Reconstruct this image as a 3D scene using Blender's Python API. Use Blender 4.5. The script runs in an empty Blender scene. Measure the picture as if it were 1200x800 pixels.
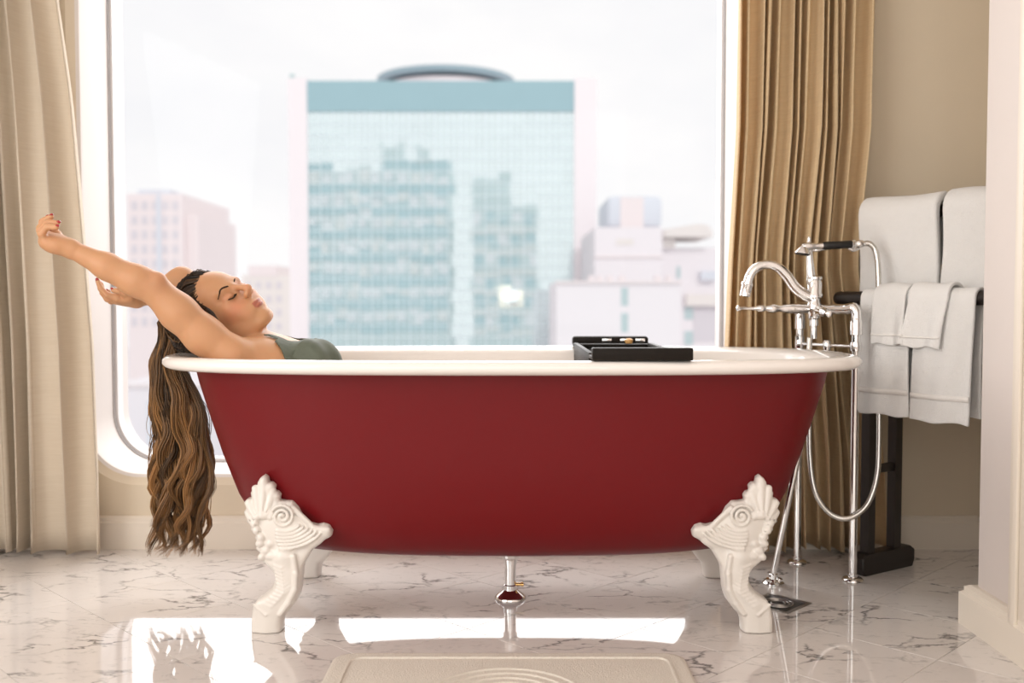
import bpy, bmesh, math, random
import numpy as np
from mathutils import Vector, Matrix

random.seed(7)
RNG = np.random.default_rng(7)
SC = bpy.context.scene
COL = SC.collection

# ------------------------------------------------------------------ camera
FPX = 1167.0            # focal length in pixels of the 1200 px wide frame
PITCH = math.atan(48.0 / FPX)
CAMH = 0.785
cam_d = bpy.data.cameras.new('camera')
cam_d.sensor_width = 36.0
cam_d.lens = FPX / 1200.0 * 36.0
cam_d.clip_end = 2000.0
cam_d.clip_start = 0.05
cam_d.dof.use_dof = True
cam_d.dof.focus_distance = 2.46
cam_d.dof.aperture_fstop = 2.2
cam = bpy.data.objects.new('camera', cam_d)
COL.objects.link(cam)
cam.location = (0, 0, CAMH)
cam.rotation_euler = (math.pi / 2 - PITCH, 0, 0)
SC.camera = cam

# ------------------------------------------------------------------ world (bright overcast sky)
def build_world():
    w = bpy.data.worlds.new('overcast_sky')
    SC.world = w
    w.use_nodes = True
    nt = w.node_tree
    nt.nodes.clear()
    out = nt.nodes.new('ShaderNodeOutputWorld')
    bg = nt.nodes.new('ShaderNodeBackground')
    tc = nt.nodes.new('ShaderNodeTexCoord')
    mp = nt.nodes.new('ShaderNodeMapping')
    mp.inputs['Scale'].default_value = (1.0, 1.0, 2.4)
    nz = nt.nodes.new('ShaderNodeTexNoise')
    nz.inputs['Scale'].default_value = 3.2
    nz.inputs['Detail'].default_value = 5
    nz.inputs['Roughness'].default_value = 0.55
    cr = nt.nodes.new('ShaderNodeValToRGB')
    cr.color_ramp.elements[0].position = 0.36
    cr.color_ramp.elements[0].color = (0.925, 0.925, 0.945, 1)
    cr.color_ramp.elements[1].position = 0.62
    cr.color_ramp.elements[1].color = (1.0, 0.99, 0.99, 1)
    bg.inputs['Strength'].default_value = 1.04
    nt.links.new(tc.outputs['Generated'], mp.inputs['Vector'])
    nt.links.new(mp.outputs['Vector'], nz.inputs['Vector'])
    nt.links.new(nz.outputs['Fac'], cr.inputs['Fac'])
    nt.links.new(cr.outputs['Color'], bg.inputs['Color'])
    nt.links.new(bg.outputs['Background'], out.inputs['Surface'])
build_world()

# hazy sun from behind the hotel: lights the facades across the street
sun_d = bpy.data.lights.new('sun', 'SUN')
sun_d.energy = 0.95
sun_d.angle = math.radians(6)
sun_d.color = (1.0, 0.965, 0.93)
sun = bpy.data.objects.new('sun', sun_d)
COL.objects.link(sun)
sun.location = (0, -30, 60)
sun.rotation_euler = Vector((-0.28, 0.72, -0.64)).to_track_quat('-Z', 'Y').to_euler()

def area_light(name, loc, target, sx, sy, power, color=(1, 1, 1)):
    d = bpy.data.lights.new(name, 'AREA')
    d.shape = 'RECTANGLE'
    d.size, d.size_y = sx, sy
    d.energy = power
    d.color = color
    o = bpy.data.objects.new(name, d)
    COL.objects.link(o)
    o.location = loc
    o.rotation_euler = (Vector(target) - Vector(loc)).to_track_quat('-Z', 'Y').to_euler()
    return o
# daylight entering the two further windows of the room (rear wall, left wall)
area_light('daylight_rear_window', (-0.3, -2.10, 1.45), (-0.3, 2.0, 1.1), 2.6, 2.0, 31, (1.0, 0.97, 0.935))
area_light('daylight_left_window', (-2.20, 0.30, 1.45), (2.0, 1.2, 1.0), 2.2, 1.9, 58, (1.0, 0.97, 0.935))
# daylight through the big window behind the tub
area_light('daylight_far_window', (-0.32, 4.9, 2.2), (-0.32, 0.0, 0.3), 4.2, 3.0, 150, (1.0, 0.98, 0.97))

SC.view_settings.view_transform = 'Standard'
SC.view_settings.look = 'None'
SC.view_settings.gamma = 1.0
SC.view_settings.use_curve_mapping = False
SC.view_settings.exposure = 0.0
try:
    SC.cycles.max_bounces = 10
    SC.cycles.transparent_max_bounces = 12
    SC.cycles.caustics_reflective = False
    SC.cycles.caustics_refractive = False
    SC.cycles.sample_clamp_indirect = 6.0
except Exception:
    pass

# ------------------------------------------------------------------ projection helper
CP, SP = math.cos(PITCH), math.sin(PITCH)
def P(px, py, d):
    """point at depth d (world y) seen at photo pixel px,py"""
    u = (px - 600.0) / FPX
    v = (400.0 - py) / FPX
    dy = CP + v * SP
    dz = -SP + v * CP
    s = d / dy
    return Vector((u * s, d, CAMH + dz * s))

# ------------------------------------------------------------------ materials
def lin(c):
    r = []
    for v in c:
        v = v / 255.0
        r.append(v / 12.92 if v <= 0.04045 else ((v + 0.055) / 1.055) ** 2.4)
    return tuple(r)

def new_mat(name):
    m = bpy.data.materials.new(name)
    m.use_nodes = True
    nt = m.node_tree
    b = nt.nodes['Principled BSDF']
    return m, nt, b

def N(nt, typ, **kw):
    n = nt.nodes.new(typ)
    for k, v in kw.items():
        if k in n.inputs.keys():
            n.inputs[k].default_value = v
        else:
            setattr(n, k, v)
    return n

def mat(name, col, rough=0.5, metal=0.0, noise=None, bump=None, spec=None, coat=0.0, sheen=0.0, sss=0.0):
    """col linear rgb; noise=(scale, amount, stretch) colour variation; bump=(scale, strength)"""
    m, nt, b = new_mat(name)
    b.inputs['Base Color'].default_value = (*col, 1)
    b.inputs['Roughness'].default_value = rough
    b.inputs['Metallic'].default_value = metal
    if spec is not None:
        b.inputs['Specular IOR Level'].default_value = spec
    if coat:
        b.inputs['Coat Weight'].default_value = coat
        b.inputs['Coat Roughness'].default_value = 0.08
    if sheen:
        b.inputs['Sheen Weight'].default_value = sheen
        b.inputs['Sheen Roughness'].default_value = 0.5
    if sss:
        b.inputs['Subsurface Weight'].default_value = sss
        b.inputs['Subsurface Radius'].default_value = (0.012, 0.005, 0.003)
        b.inputs['Subsurface Scale'].default_value = 1.0
    tc = N(nt, 'ShaderNodeTexCoord')
    if noise:
        sc, amt = noise[0], noise[1]
        mp = N(nt, 'ShaderNodeMapping')
        mp.inputs['Scale'].default_value = noise[2] if len(noise) > 2 else (1, 1, 1)
        nz = N(nt, 'ShaderNodeTexNoise', Scale=sc, Detail=4.0)
        mx = N(nt, 'ShaderNodeMix', data_type='RGBA')
        mx.inputs[6].default_value = (*[c * (1 - amt) for c in col], 1)
        mx.inputs[7].default_value = (*[min(1, c * (1 + amt)) for c in col], 1)
        nt.links.new(tc.outputs['Object'], mp.inputs['Vector'])
        nt.links.new(mp.outputs['Vector'], nz.inputs['Vector'])
        nt.links.new(nz.outputs['Fac'], mx.inputs[0])
        nt.links.new(mx.outputs[2], b.inputs['Base Color'])
    if bump:
        nz2 = N(nt, 'ShaderNodeTexNoise', Scale=bump[0], Detail=3.0)
        bp = N(nt, 'ShaderNodeBump', Strength=bump[1], Distance=bump[2] if len(bump) > 2 else 0.002)
        nt.links.new(tc.outputs['Object'], nz2.inputs['Vector'])
        nt.links.new(nz2.outputs['Fac'], bp.inputs['Height'])
        nt.links.new(bp.outputs['Normal'], b.inputs['Normal'])
    return m

def marble_mat():
    m, nt, b = new_mat('polished_marble')
    tc = N(nt, 'ShaderNodeTexCoord')
    oi = N(nt, 'ShaderNodeObjectInfo')
    # each slab has its own veins: shift the coordinates by the object's random number
    sc = N(nt, 'ShaderNodeVectorMath', operation='SCALE')
    cmb = N(nt, 'ShaderNodeCombineXYZ')
    for i in range(3):
        nt.links.new(oi.outputs['Random'], cmb.inputs[i])
    nt.links.new(cmb.outputs[0], sc.inputs[0])
    sc.inputs['Scale'].default_value = 2.5
    ad = N(nt, 'ShaderNodeVectorMath', operation='ADD')
    nt.links.new(tc.outputs['Object'], ad.inputs[0])
    nt.links.new(sc.outputs[0], ad.inputs[1])
    mp = N(nt, 'ShaderNodeMapping')
    mp.inputs['Rotation'].default_value = (0, 0, 0.6)
    mp.inputs['Scale'].default_value = (1.0, 2.0, 1.0)
    nt.links.new(ad.outputs[0], mp.inputs['Vector'])
    warp = N(nt, 'ShaderNodeTexNoise', Scale=5.0, Detail=5.0, Roughness=0.6)
    nt.links.new(mp.outputs[0], warp.inputs['Vector'])
    wsub = N(nt, 'ShaderNodeVectorMath', operation='MULTIPLY_ADD')
    wsub.inputs[1].default_value = (0.32, 0.32, 0.32)
    nt.links.new(warp.outputs['Color'], wsub.inputs[0])
    nt.links.new(mp.outputs[0], wsub.inputs[2])
    # dark branching veins
    vo = N(nt, 'ShaderNodeTexVoronoi', Scale=4.2, feature='DISTANCE_TO_EDGE')
    nt.links.new(wsub.outputs[0], vo.inputs['Vector'])
    r1 = N(nt, 'ShaderNodeValToRGB')
    r1.color_ramp.elements[0].position = 0.0
    r1.color_ramp.elements[0].color = (1, 1, 1, 1)
    r1.color_ramp.elements[1].position = 0.045
    r1.color_ramp.elements[1].color = (0, 0, 0, 1)
    nt.links.new(vo.outputs['Distance'], r1.inputs['Fac'])
    nm = N(nt, 'ShaderNodeTexNoise', Scale=6.5, Detail=4.0)
    nt.links.new(ad.outputs[0], nm.inputs['Vector'])
    r2 = N(nt, 'ShaderNodeValToRGB')
    r2.color_ramp.elements[0].position = 0.46
    r2.color_ramp.elements[0].color = (0, 0, 0, 1)
    r2.color_ramp.elements[1].position = 0.63
    r2.color_ramp.elements[1].color = (1, 1, 1, 1)
    nt.links.new(nm.outputs['Fac'], r2.inputs['Fac'])
    mul = N(nt, 'ShaderNodeMath', operation='MULTIPLY')
    nt.links.new(r1.outputs['Color'], mul.inputs[0])
    nt.links.new(r2.outputs['Color'], mul.inputs[1])
    # fine short streaks
    n3 = N(nt, 'ShaderNodeTexNoise', Scale=16.0, Detail=8.0, Roughness=0.72)
    n3.inputs['Distortion'].default_value = 1.4
    nt.links.new(mp.outputs[0], n3.inputs['Vector'])
    r3 = N(nt, 'ShaderNodeValToRGB')
    r3.color_ramp.elements[0].position = 0.56
    r3.color_ramp.elements[0].color = (0, 0, 0, 1)
    r3.color_ramp.elements[1].position = 0.74
    r3.color_ramp.elements[1].color = (0.6, 0.6, 0.6, 1)
    nt.links.new(n3.outputs['Fac'], r3.inputs['Fac'])
    mx0 = N(nt, 'ShaderNodeMath', operation='MAXIMUM')
    nt.links.new(mul.outputs[0], mx0.inputs[0])
    nt.links.new(r3.outputs['Color'], mx0.inputs[1])
    # cloudy ground
    n4 = N(nt, 'ShaderNodeTexNoise', Scale=3.0, Detail=4.0)
    nt.links.new(ad.outputs[0], n4.inputs['Vector'])
    base = N(nt, 'ShaderNodeMix', data_type='RGBA')
    base.inputs[6].default_value = (*lin((214, 206, 200)), 1)
    base.inputs[7].default_value = (*lin((236, 230, 225)), 1)
    nt.links.new(n4.outputs['Fac'], base.inputs[0])
    fin = N(nt, 'ShaderNodeMix', data_type='RGBA')
    fin.inputs[7].default_value = (*lin((78, 76, 76)), 1)
    mfac = N(nt, 'ShaderNodeMath', operation='MULTIPLY')
    mfac.inputs[1].default_value = 0.85
    nt.links.new(mx0.outputs[0], mfac.inputs[0])
    nt.links.new(mfac.outputs[0], fin.inputs[0])
    nt.links.new(base.outputs[2], fin.inputs[6])
    nt.links.new(fin.outputs[2], b.inputs['Base Color'])
    b.inputs['Roughness'].default_value = 0.035
    b.inputs['IOR'].default_value = 1.6
    return m

def fabric_mat(name, col, col2, rows=260, bump=0.25):
    """woven cloth with horizontal slub yarns"""
    m, nt, b = new_mat(name)
    tc = N(nt, 'ShaderNodeTexCoord')
    mp = N(nt, 'ShaderNodeMapping')
    mp.inputs['Scale'].default_value = (14, 14, rows)
    nz = N(nt, 'ShaderNodeTexNoise', Scale=1.0, Detail=3.0)
    nt.links.new(tc.outputs['Object'], mp.inputs[0])
    nt.links.new(mp.outputs[0], nz.inputs['Vector'])
    mx = N(nt, 'ShaderNodeMix', data_type='RGBA')
    mx.inputs[6].default_value = (*col, 1)
    mx.inputs[7].default_value = (*col2, 1)
    nt.links.new(nz.outputs['Fac'], mx.inputs[0])
    nt.links.new(mx.outputs[2], b.inputs['Base Color'])
    b.inputs['Roughness'].default_value = 0.85
    b.inputs['Specular IOR Level'].default_value = 0.2
    bp = N(nt, 'ShaderNodeBump', Strength=bump, Distance=0.001)
    nt.links.new(nz.outputs['Fac'], bp.inputs['Height'])
    nt.links.new(bp.outputs['Normal'], b.inputs['Normal'])
    # some daylight passes through the weave
    tl = N(nt, 'ShaderNodeBsdfTranslucent')
    nt.links.new(mx.outputs[2], tl.inputs['Color'])
    ms = N(nt, 'ShaderNodeMixShader')
    ms.inputs[0].default_value = 0.22
    out = [n for n in nt.nodes if n.type == 'OUTPUT_MATERIAL'][0]
    nt.links.new(b.outputs[0], ms.inputs[1])
    nt.links.new(tl.outputs[0], ms.inputs[2])
    nt.links.new(ms.outputs[0], out.inputs['Surface'])
    return m

def glass_mat():
    m = bpy.data.materials.new('window_glass')
    m.use_nodes = True
    nt = m.node_tree
    nt.nodes.clear()
    out = N(nt, 'ShaderNodeOutputMaterial')
    tr = N(nt, 'ShaderNodeBsdfTransparent')
    tr.inputs['Color'].default_value = (0.985, 0.985, 0.985, 1)
    gl = N(nt, 'ShaderNodeBsdfGlossy')
    gl.inputs['Roughness'].default_value = 0.0
    mx = N(nt, 'ShaderNodeMixShader')
    mx.inputs[0].default_value = 0.004
    nt.links.new(tr.outputs[0], mx.inputs[1])
    nt.links.new(gl.outputs[0], mx.inputs[2])
    nt.links.new(mx.outputs[0], out.inputs[0])
    return m

def facade_glass(name, tint, diff, fac):
    m = bpy.data.materials.new(name)
    m.use_nodes = True
    nt = m.node_tree
    nt.nodes.clear()
    out = N(nt, 'ShaderNodeOutputMaterial')
    df = N(nt, 'ShaderNodeBsdfDiffuse')
    oi = N(nt, 'ShaderNodeObjectInfo')
    mxc = N(nt, 'ShaderNodeMix', data_type='RGBA')
    mxc.inputs[6].default_value = (*[c * 0.93 for c in diff], 1)
    mxc.inputs[7].default_value = (*[min(1, c * 1.06) for c in diff], 1)
    nt.links.new(oi.outputs['Random'], mxc.inputs[0])
    nt.links.new(mxc.outputs[2], df.inputs['Color'])
    gl = N(nt, 'ShaderNodeBsdfGlossy')
    gl.inputs['Color'].default_value = (*tint, 1)
    gl.inputs['Roughness'].default_value = 0.02
    mx = N(nt, 'ShaderNodeMixShader')
    mx.inputs[0].default_value = fac
    nt.links.new(df.outputs[0], mx.inputs[1])
    nt.links.new(gl.outputs[0], mx.inputs[2])
    nt.links.new(mx.outputs[0], out.inputs[0])
    return m

def attr_mat(name, attr, rough, sss=0.0, bump=None, spec=0.5, aniso=False):
    m, nt, b = new_mat(name)
    a = N(nt, 'ShaderNodeAttribute', attribute_name=attr)
    nt.links.new(a.outputs['Color'], b.inputs['Base Color'])
    b.inputs['Roughness'].default_value = rough
    b.inputs['Specular IOR Level'].default_value = spec
    if sss:
        b.inputs['Subsurface Weight'].default_value = sss
        b.inputs['Subsurface Radius'].default_value = (0.012, 0.004, 0.002)
        b.inputs['Subsurface Scale'].default_value = 1.0
    if bump:
        tc = N(nt, 'ShaderNodeTexCoord')
        nz = N(nt, 'ShaderNodeTexNoise', Scale=bump[0], Detail=3.0)
        bp = N(nt, 'ShaderNodeBump', Strength=bump[1], Distance=0.001)
        nt.links.new(tc.outputs['Object'], nz.inputs['Vector'])
        nt.links.new(nz.outputs['Fac'], bp.inputs['Height'])
        nt.links.new(bp.outputs['Normal'], b.inputs['Normal'])
    return m

M = {
    'marble': marble_mat(),
    'grout': mat('grout', lin((128, 118, 110)), 0.7),
    'wall': mat('wall_paint', lin((220, 206, 184)), 0.75, noise=(9, 0.02), bump=(240, 0.15)),
    'white_wall': mat('white_wall_paint', lin((226, 216, 210)), 0.7, noise=(9, 0.02), bump=(260, 0.15)),
    'trim': mat('trim_paint', lin((230, 220, 206)), 0.45),
    'ceil': mat('ceiling_paint', lin((235, 230, 224)), 0.8),
    'reveal': mat('window_reveal_paint', lin((224, 217, 212)), 0.5),
    'gasket': mat('grey_gasket', lin((176, 172, 172)), 0.5),
    'frame': mat('window_frame_paint', lin((240, 237, 237)), 0.4),
    'glass': glass_mat(),
    'red': mat('red_enamel', (0.150, 0.0036, 0.0060), 0.40, noise=(400, 0.06), bump=(500, 0.06), spec=0.28),
    'enamel': mat('white_enamel', lin((240, 234, 228)), 0.12, coat=0.3),
    'foot': mat('white_foot_paint', lin((226, 220, 212)), 0.28, noise=(30, 0.02)),
    'chrome': mat('chrome', (0.86, 0.85, 0.84), 0.07, metal=1.0),
    'hose': mat('metal_hose', (0.70, 0.68, 0.64), 0.25, metal=1.0),
    'brass': mat('brass', (0.75, 0.48, 0.2), 0.2, metal=1.0),
    'black': mat('black_plastic', (0.012, 0.011, 0.010), 0.35),
    'darkwood': mat('dark_stained_wood', (0.016, 0.011, 0.009), 0.38, noise=(14, 0.3, (1, 1, 6))),
    'caddy': mat('black_brown_lacquer', (0.013, 0.0095, 0.007), 0.5, noise=(40, 0.25, (6, 1, 1)), spec=0.15),
    'towel': mat('white_terry_towel', lin((248, 246, 243)), 0.95, noise=(60, 0.02), bump=(420, 0.9, 0.004), sheen=0.3, spec=0.1),
    'mat': mat('white_terry_mat', lin((222, 214, 202)), 0.95, noise=(30, 0.04, (6, 1, 1)), bump=(300, 0.8, 0.004), spec=0.1),
    'curtain': fabric_mat('curtain_linen', lin((242, 217, 178)), lin((224, 196, 154))),  # right curtain: its warmer light is put into the linen's colour
    'curtain_l': fabric_mat('curtain_linen_pale_light', lin((234, 222, 204)), lin((220, 205, 184))),  # same linen as the right curtain, with paler light put into the colour
    'skin': attr_mat('skin', 'tone', 0.48, sss=0.25, bump=(900, 0.05), spec=0.4),
    'hair': attr_mat('hair', 'tone', 0.38, spec=0.45),
    'brow': mat('dark_brow_hair', (0.045, 0.026, 0.016), 0.8, spec=0.1),
    'nail': mat('red_nail_polish', (0.36, 0.012, 0.012), 0.15, coat=0.5),
    'suit': mat('olive_green_cloth', lin((88, 94, 80)), 0.7, noise=(45, 0.12, (1, 4, 1)), bump=(60, 0.35, 0.004)),
    'tower_white': mat('white_tower_cladding', lin((246, 238, 240)), 0.7),
    'tower_teal': mat('teal_tower_panel', lin((158, 190, 198)), 0.5, noise=(0.6, 0.03)),
    'tower_ring': mat('blue_grey_ring', lin((150, 172, 182)), 0.5),
    'mullion': mat('pale_mullion', lin((222, 233, 236)), 0.5),
    'pane': facade_glass('tower_glass', (0.86, 0.97, 0.975), lin((222, 236, 238)), 0.60),
    'b_white': mat('white_render', lin((237, 232, 235)), 0.8),  # city renders and windows kept pale, haze put into their colours
    'b_pink': mat('hazed_pinkish_render', lin((236, 226, 226)), 0.8),
    'b_grey': mat('grey_blue_render', lin((218, 222, 230)), 0.8),
    'b_cream': mat('cream_render', lin((232, 226, 222)), 0.8),
    'b_win': mat('dull_teal_window', lin((188, 206, 208)), 0.3),
    'b_winp': mat('haze_pale_window', lin((216, 211, 216)), 0.4),
    'b_teal': mat('dark_teal_band', lin((108, 172, 182)), 0.5),
    'b_mid': mat('grey_green_render', lin((184, 206, 206)), 0.7),
    'ground': mat('pale_city_ground', lin((224, 220, 222)), 0.9),
}

# ------------------------------------------------------------------ mesh helpers
class MB:
    def __init__(self):
        self.v, self.f = [], []
    def add(self, verts, faces):
        o = len(self.v)
        self.v.extend([tuple(p) for p in verts])
        self.f.extend([tuple(i + o for i in f) for f in faces])
        return self
    def box(self, lo, hi, bev=0.0):
        if bev <= 0:
            x0, y0, z0 = lo; x1, y1, z1 = hi
            self.add([(x0,y0,z0),(x1,y0,z0),(x1,y1,z0),(x0,y1,z0),(x0,y0,z1),(x1,y0,z1),(x1,y1,z1),(x0,y1,z1)],
                     [(0,3,2,1),(4,5,6,7),(0,1,5,4),(1,2,6,5),(2,3,7,6),(3,0,4,7)])
        else:
            bm = bmesh.new()
            bmesh.ops.create_cube(bm, size=1.0)
            for v in bm.verts:
                for i in range(3):
                    v.co[i] = lo[i] if v.co[i] < 0 else hi[i]
            bmesh.ops.bevel(bm, geom=bm.edges[:], offset=bev, segments=2, affect='EDGES', profile=0.5)
            bm.verts.ensure_lookup_table()
            idx = {v: i for i, v in enumerate(bm.verts)}
            self.add([v.co.copy() for v in bm.verts], [[idx[v] for v in f.verts] for f in bm.faces])
            bm.free()
        return self
    def loft(self, loops, closed=True, cap0=False, cap1=False):
        n = len(loops[0])
        o = len(self.v)
        for lp in loops:
            self.v.extend([tuple(p) for p in lp])
        m = n if closed else n - 1
        for i in range(len(loops) - 1):
            for j in range(m):
                a = o + i * n + j; b = o + i * n + (j + 1) % n
                self.f.append((a, b, b + n, a + n))
        if cap0:
            self.f.append(tuple(o + j for j in reversed(range(n))))
        if cap1:
            self.f.append(tuple(o + (len(loops) - 1) * n + j for j in range(n)))
        return self
    def tube(self, pts, rad, n=12, cap=True):
        pts = [Vector(p) for p in pts]
        if not hasattr(rad, '__len__'):
            rad = [rad] * len(pts)
        loops = []
        t0 = (pts[1] - pts[0]).normalized()
        ref = Vector((0, 0, 1)) if abs(t0.z) < 0.9 else Vector((1, 0, 0))
        u = t0.cross(ref).normalized()
        for i, p in enumerate(pts):
            if i == 0: t = pts[1] - pts[0]
            elif i == len(pts) - 1: t = pts[-1] - pts[-2]
            else: t = pts[i + 1] - pts[i - 1]
            if t.length < 1e-9: t = t0
            t = t.normalized()
            u = (u - t * u.dot(t))
            u = u.normalized() if u.length > 1e-6 else t.orthogonal().normalized()
            w = t.cross(u)
            loops.append([p + (u * math.cos(2*math.pi*k/n) + w * math.sin(2*math.pi*k/n)) * rad[i] for k in range(n)])
        return self.loft(loops, True, cap, cap)
    def lathe(self, prof, base, axis=(0, 0, 1), n=20):
        """prof list of (r, t) along axis from base"""
        ax = Vector(axis).normalized()
        base = Vector(base)
        u = ax.orthogonal().normalized(); w = ax.cross(u)
        loops = [[base + ax * t + (u * math.cos(2*math.pi*k/n) + w * math.sin(2*math.pi*k/n)) * max(r, 1e-5) for k in range(n)] for r, t in prof]
        return self.loft(loops, True, True, True)
    def ball(self, c, r, n=12):
        rr = r if hasattr(r, '__len__') else (r, r, r)
        loops = []
        for i in range(1, n):
            th = math.pi * i / n
            loops.append([(c[0] + rr[0]*math.sin(th)*math.cos(2*math.pi*k/(2*n)), c[1] + rr[1]*math.sin(th)*math.sin(2*math.pi*k/(2*n)), c[2] - rr[2]*math.cos(th)) for k in range(2*n)])
        return self.loft(loops, True, True, True)
    def build(self, name, material, parent=None, smooth=True, angle=None):
        me = bpy.data.meshes.new(name)
        me.from_pydata(self.v, [], self.f)
        me.materials.append(material)
        bm = bmesh.new(); bm.from_mesh(me)
        bmesh.ops.recalc_face_normals(bm, faces=bm.faces[:])
        bm.to_mesh(me); bm.free()
        return link(name, me, parent, smooth, angle)

def link(name, me, parent=None, smooth=True, angle=None):
    o = bpy.data.objects.new(name, me)
    COL.objects.link(o)
    if parent is not None:
        o.parent = parent
        o.location = -Vector(parent.location) if parent.parent is None else (0, 0, 0)
    if smooth:
        if angle is None: angle = 40
        try:
            me.set_sharp_from_angle(angle=math.radians(angle))
        except Exception:
            pass
        me.polygons.foreach_set('use_smooth', [True] * len(me.polygons))
    return o

def thing(name, label, cat, loc=(0, 0, 0), group=None):
    o = bpy.data.objects.new(name, None)
    COL.objects.link(o)
    o.location = loc
    o.empty_display_size = 0.1
    tag(o, label, cat, group)
    return o

def tag(o, label=None, cat=None, group=None, kind=None):
    if label: o['label'] = label
    if cat: o['category'] = cat
    if group: o['group'] = group
    if kind: o['kind'] = kind
    return o

def struct(o, label, cat):
    return tag(o, label, cat, None, 'structure')

def catmull(pts, per=8):
    pts = [Vector(p) for p in pts]
    q = [pts[0] * 2 - pts[1]] + pts + [pts[-1] * 2 - pts[-2]]
    out = []
    for i in range(1, len(q) - 2):
        for k in range(per):
            t = k / per
            p0, p1, p2, p3 = q[i-1], q[i], q[i+1], q[i+2]
            out.append(0.5 * ((2*p1) + (p2-p0)*t + (2*p0-5*p1+4*p2-p3)*t*t + (3*p1-p0-3*p2+p3)*t**3))
    out.append(pts[-1])
    return out

def interp(xs, ys, x):
    return float(np.interp(x, xs, ys))

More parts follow.
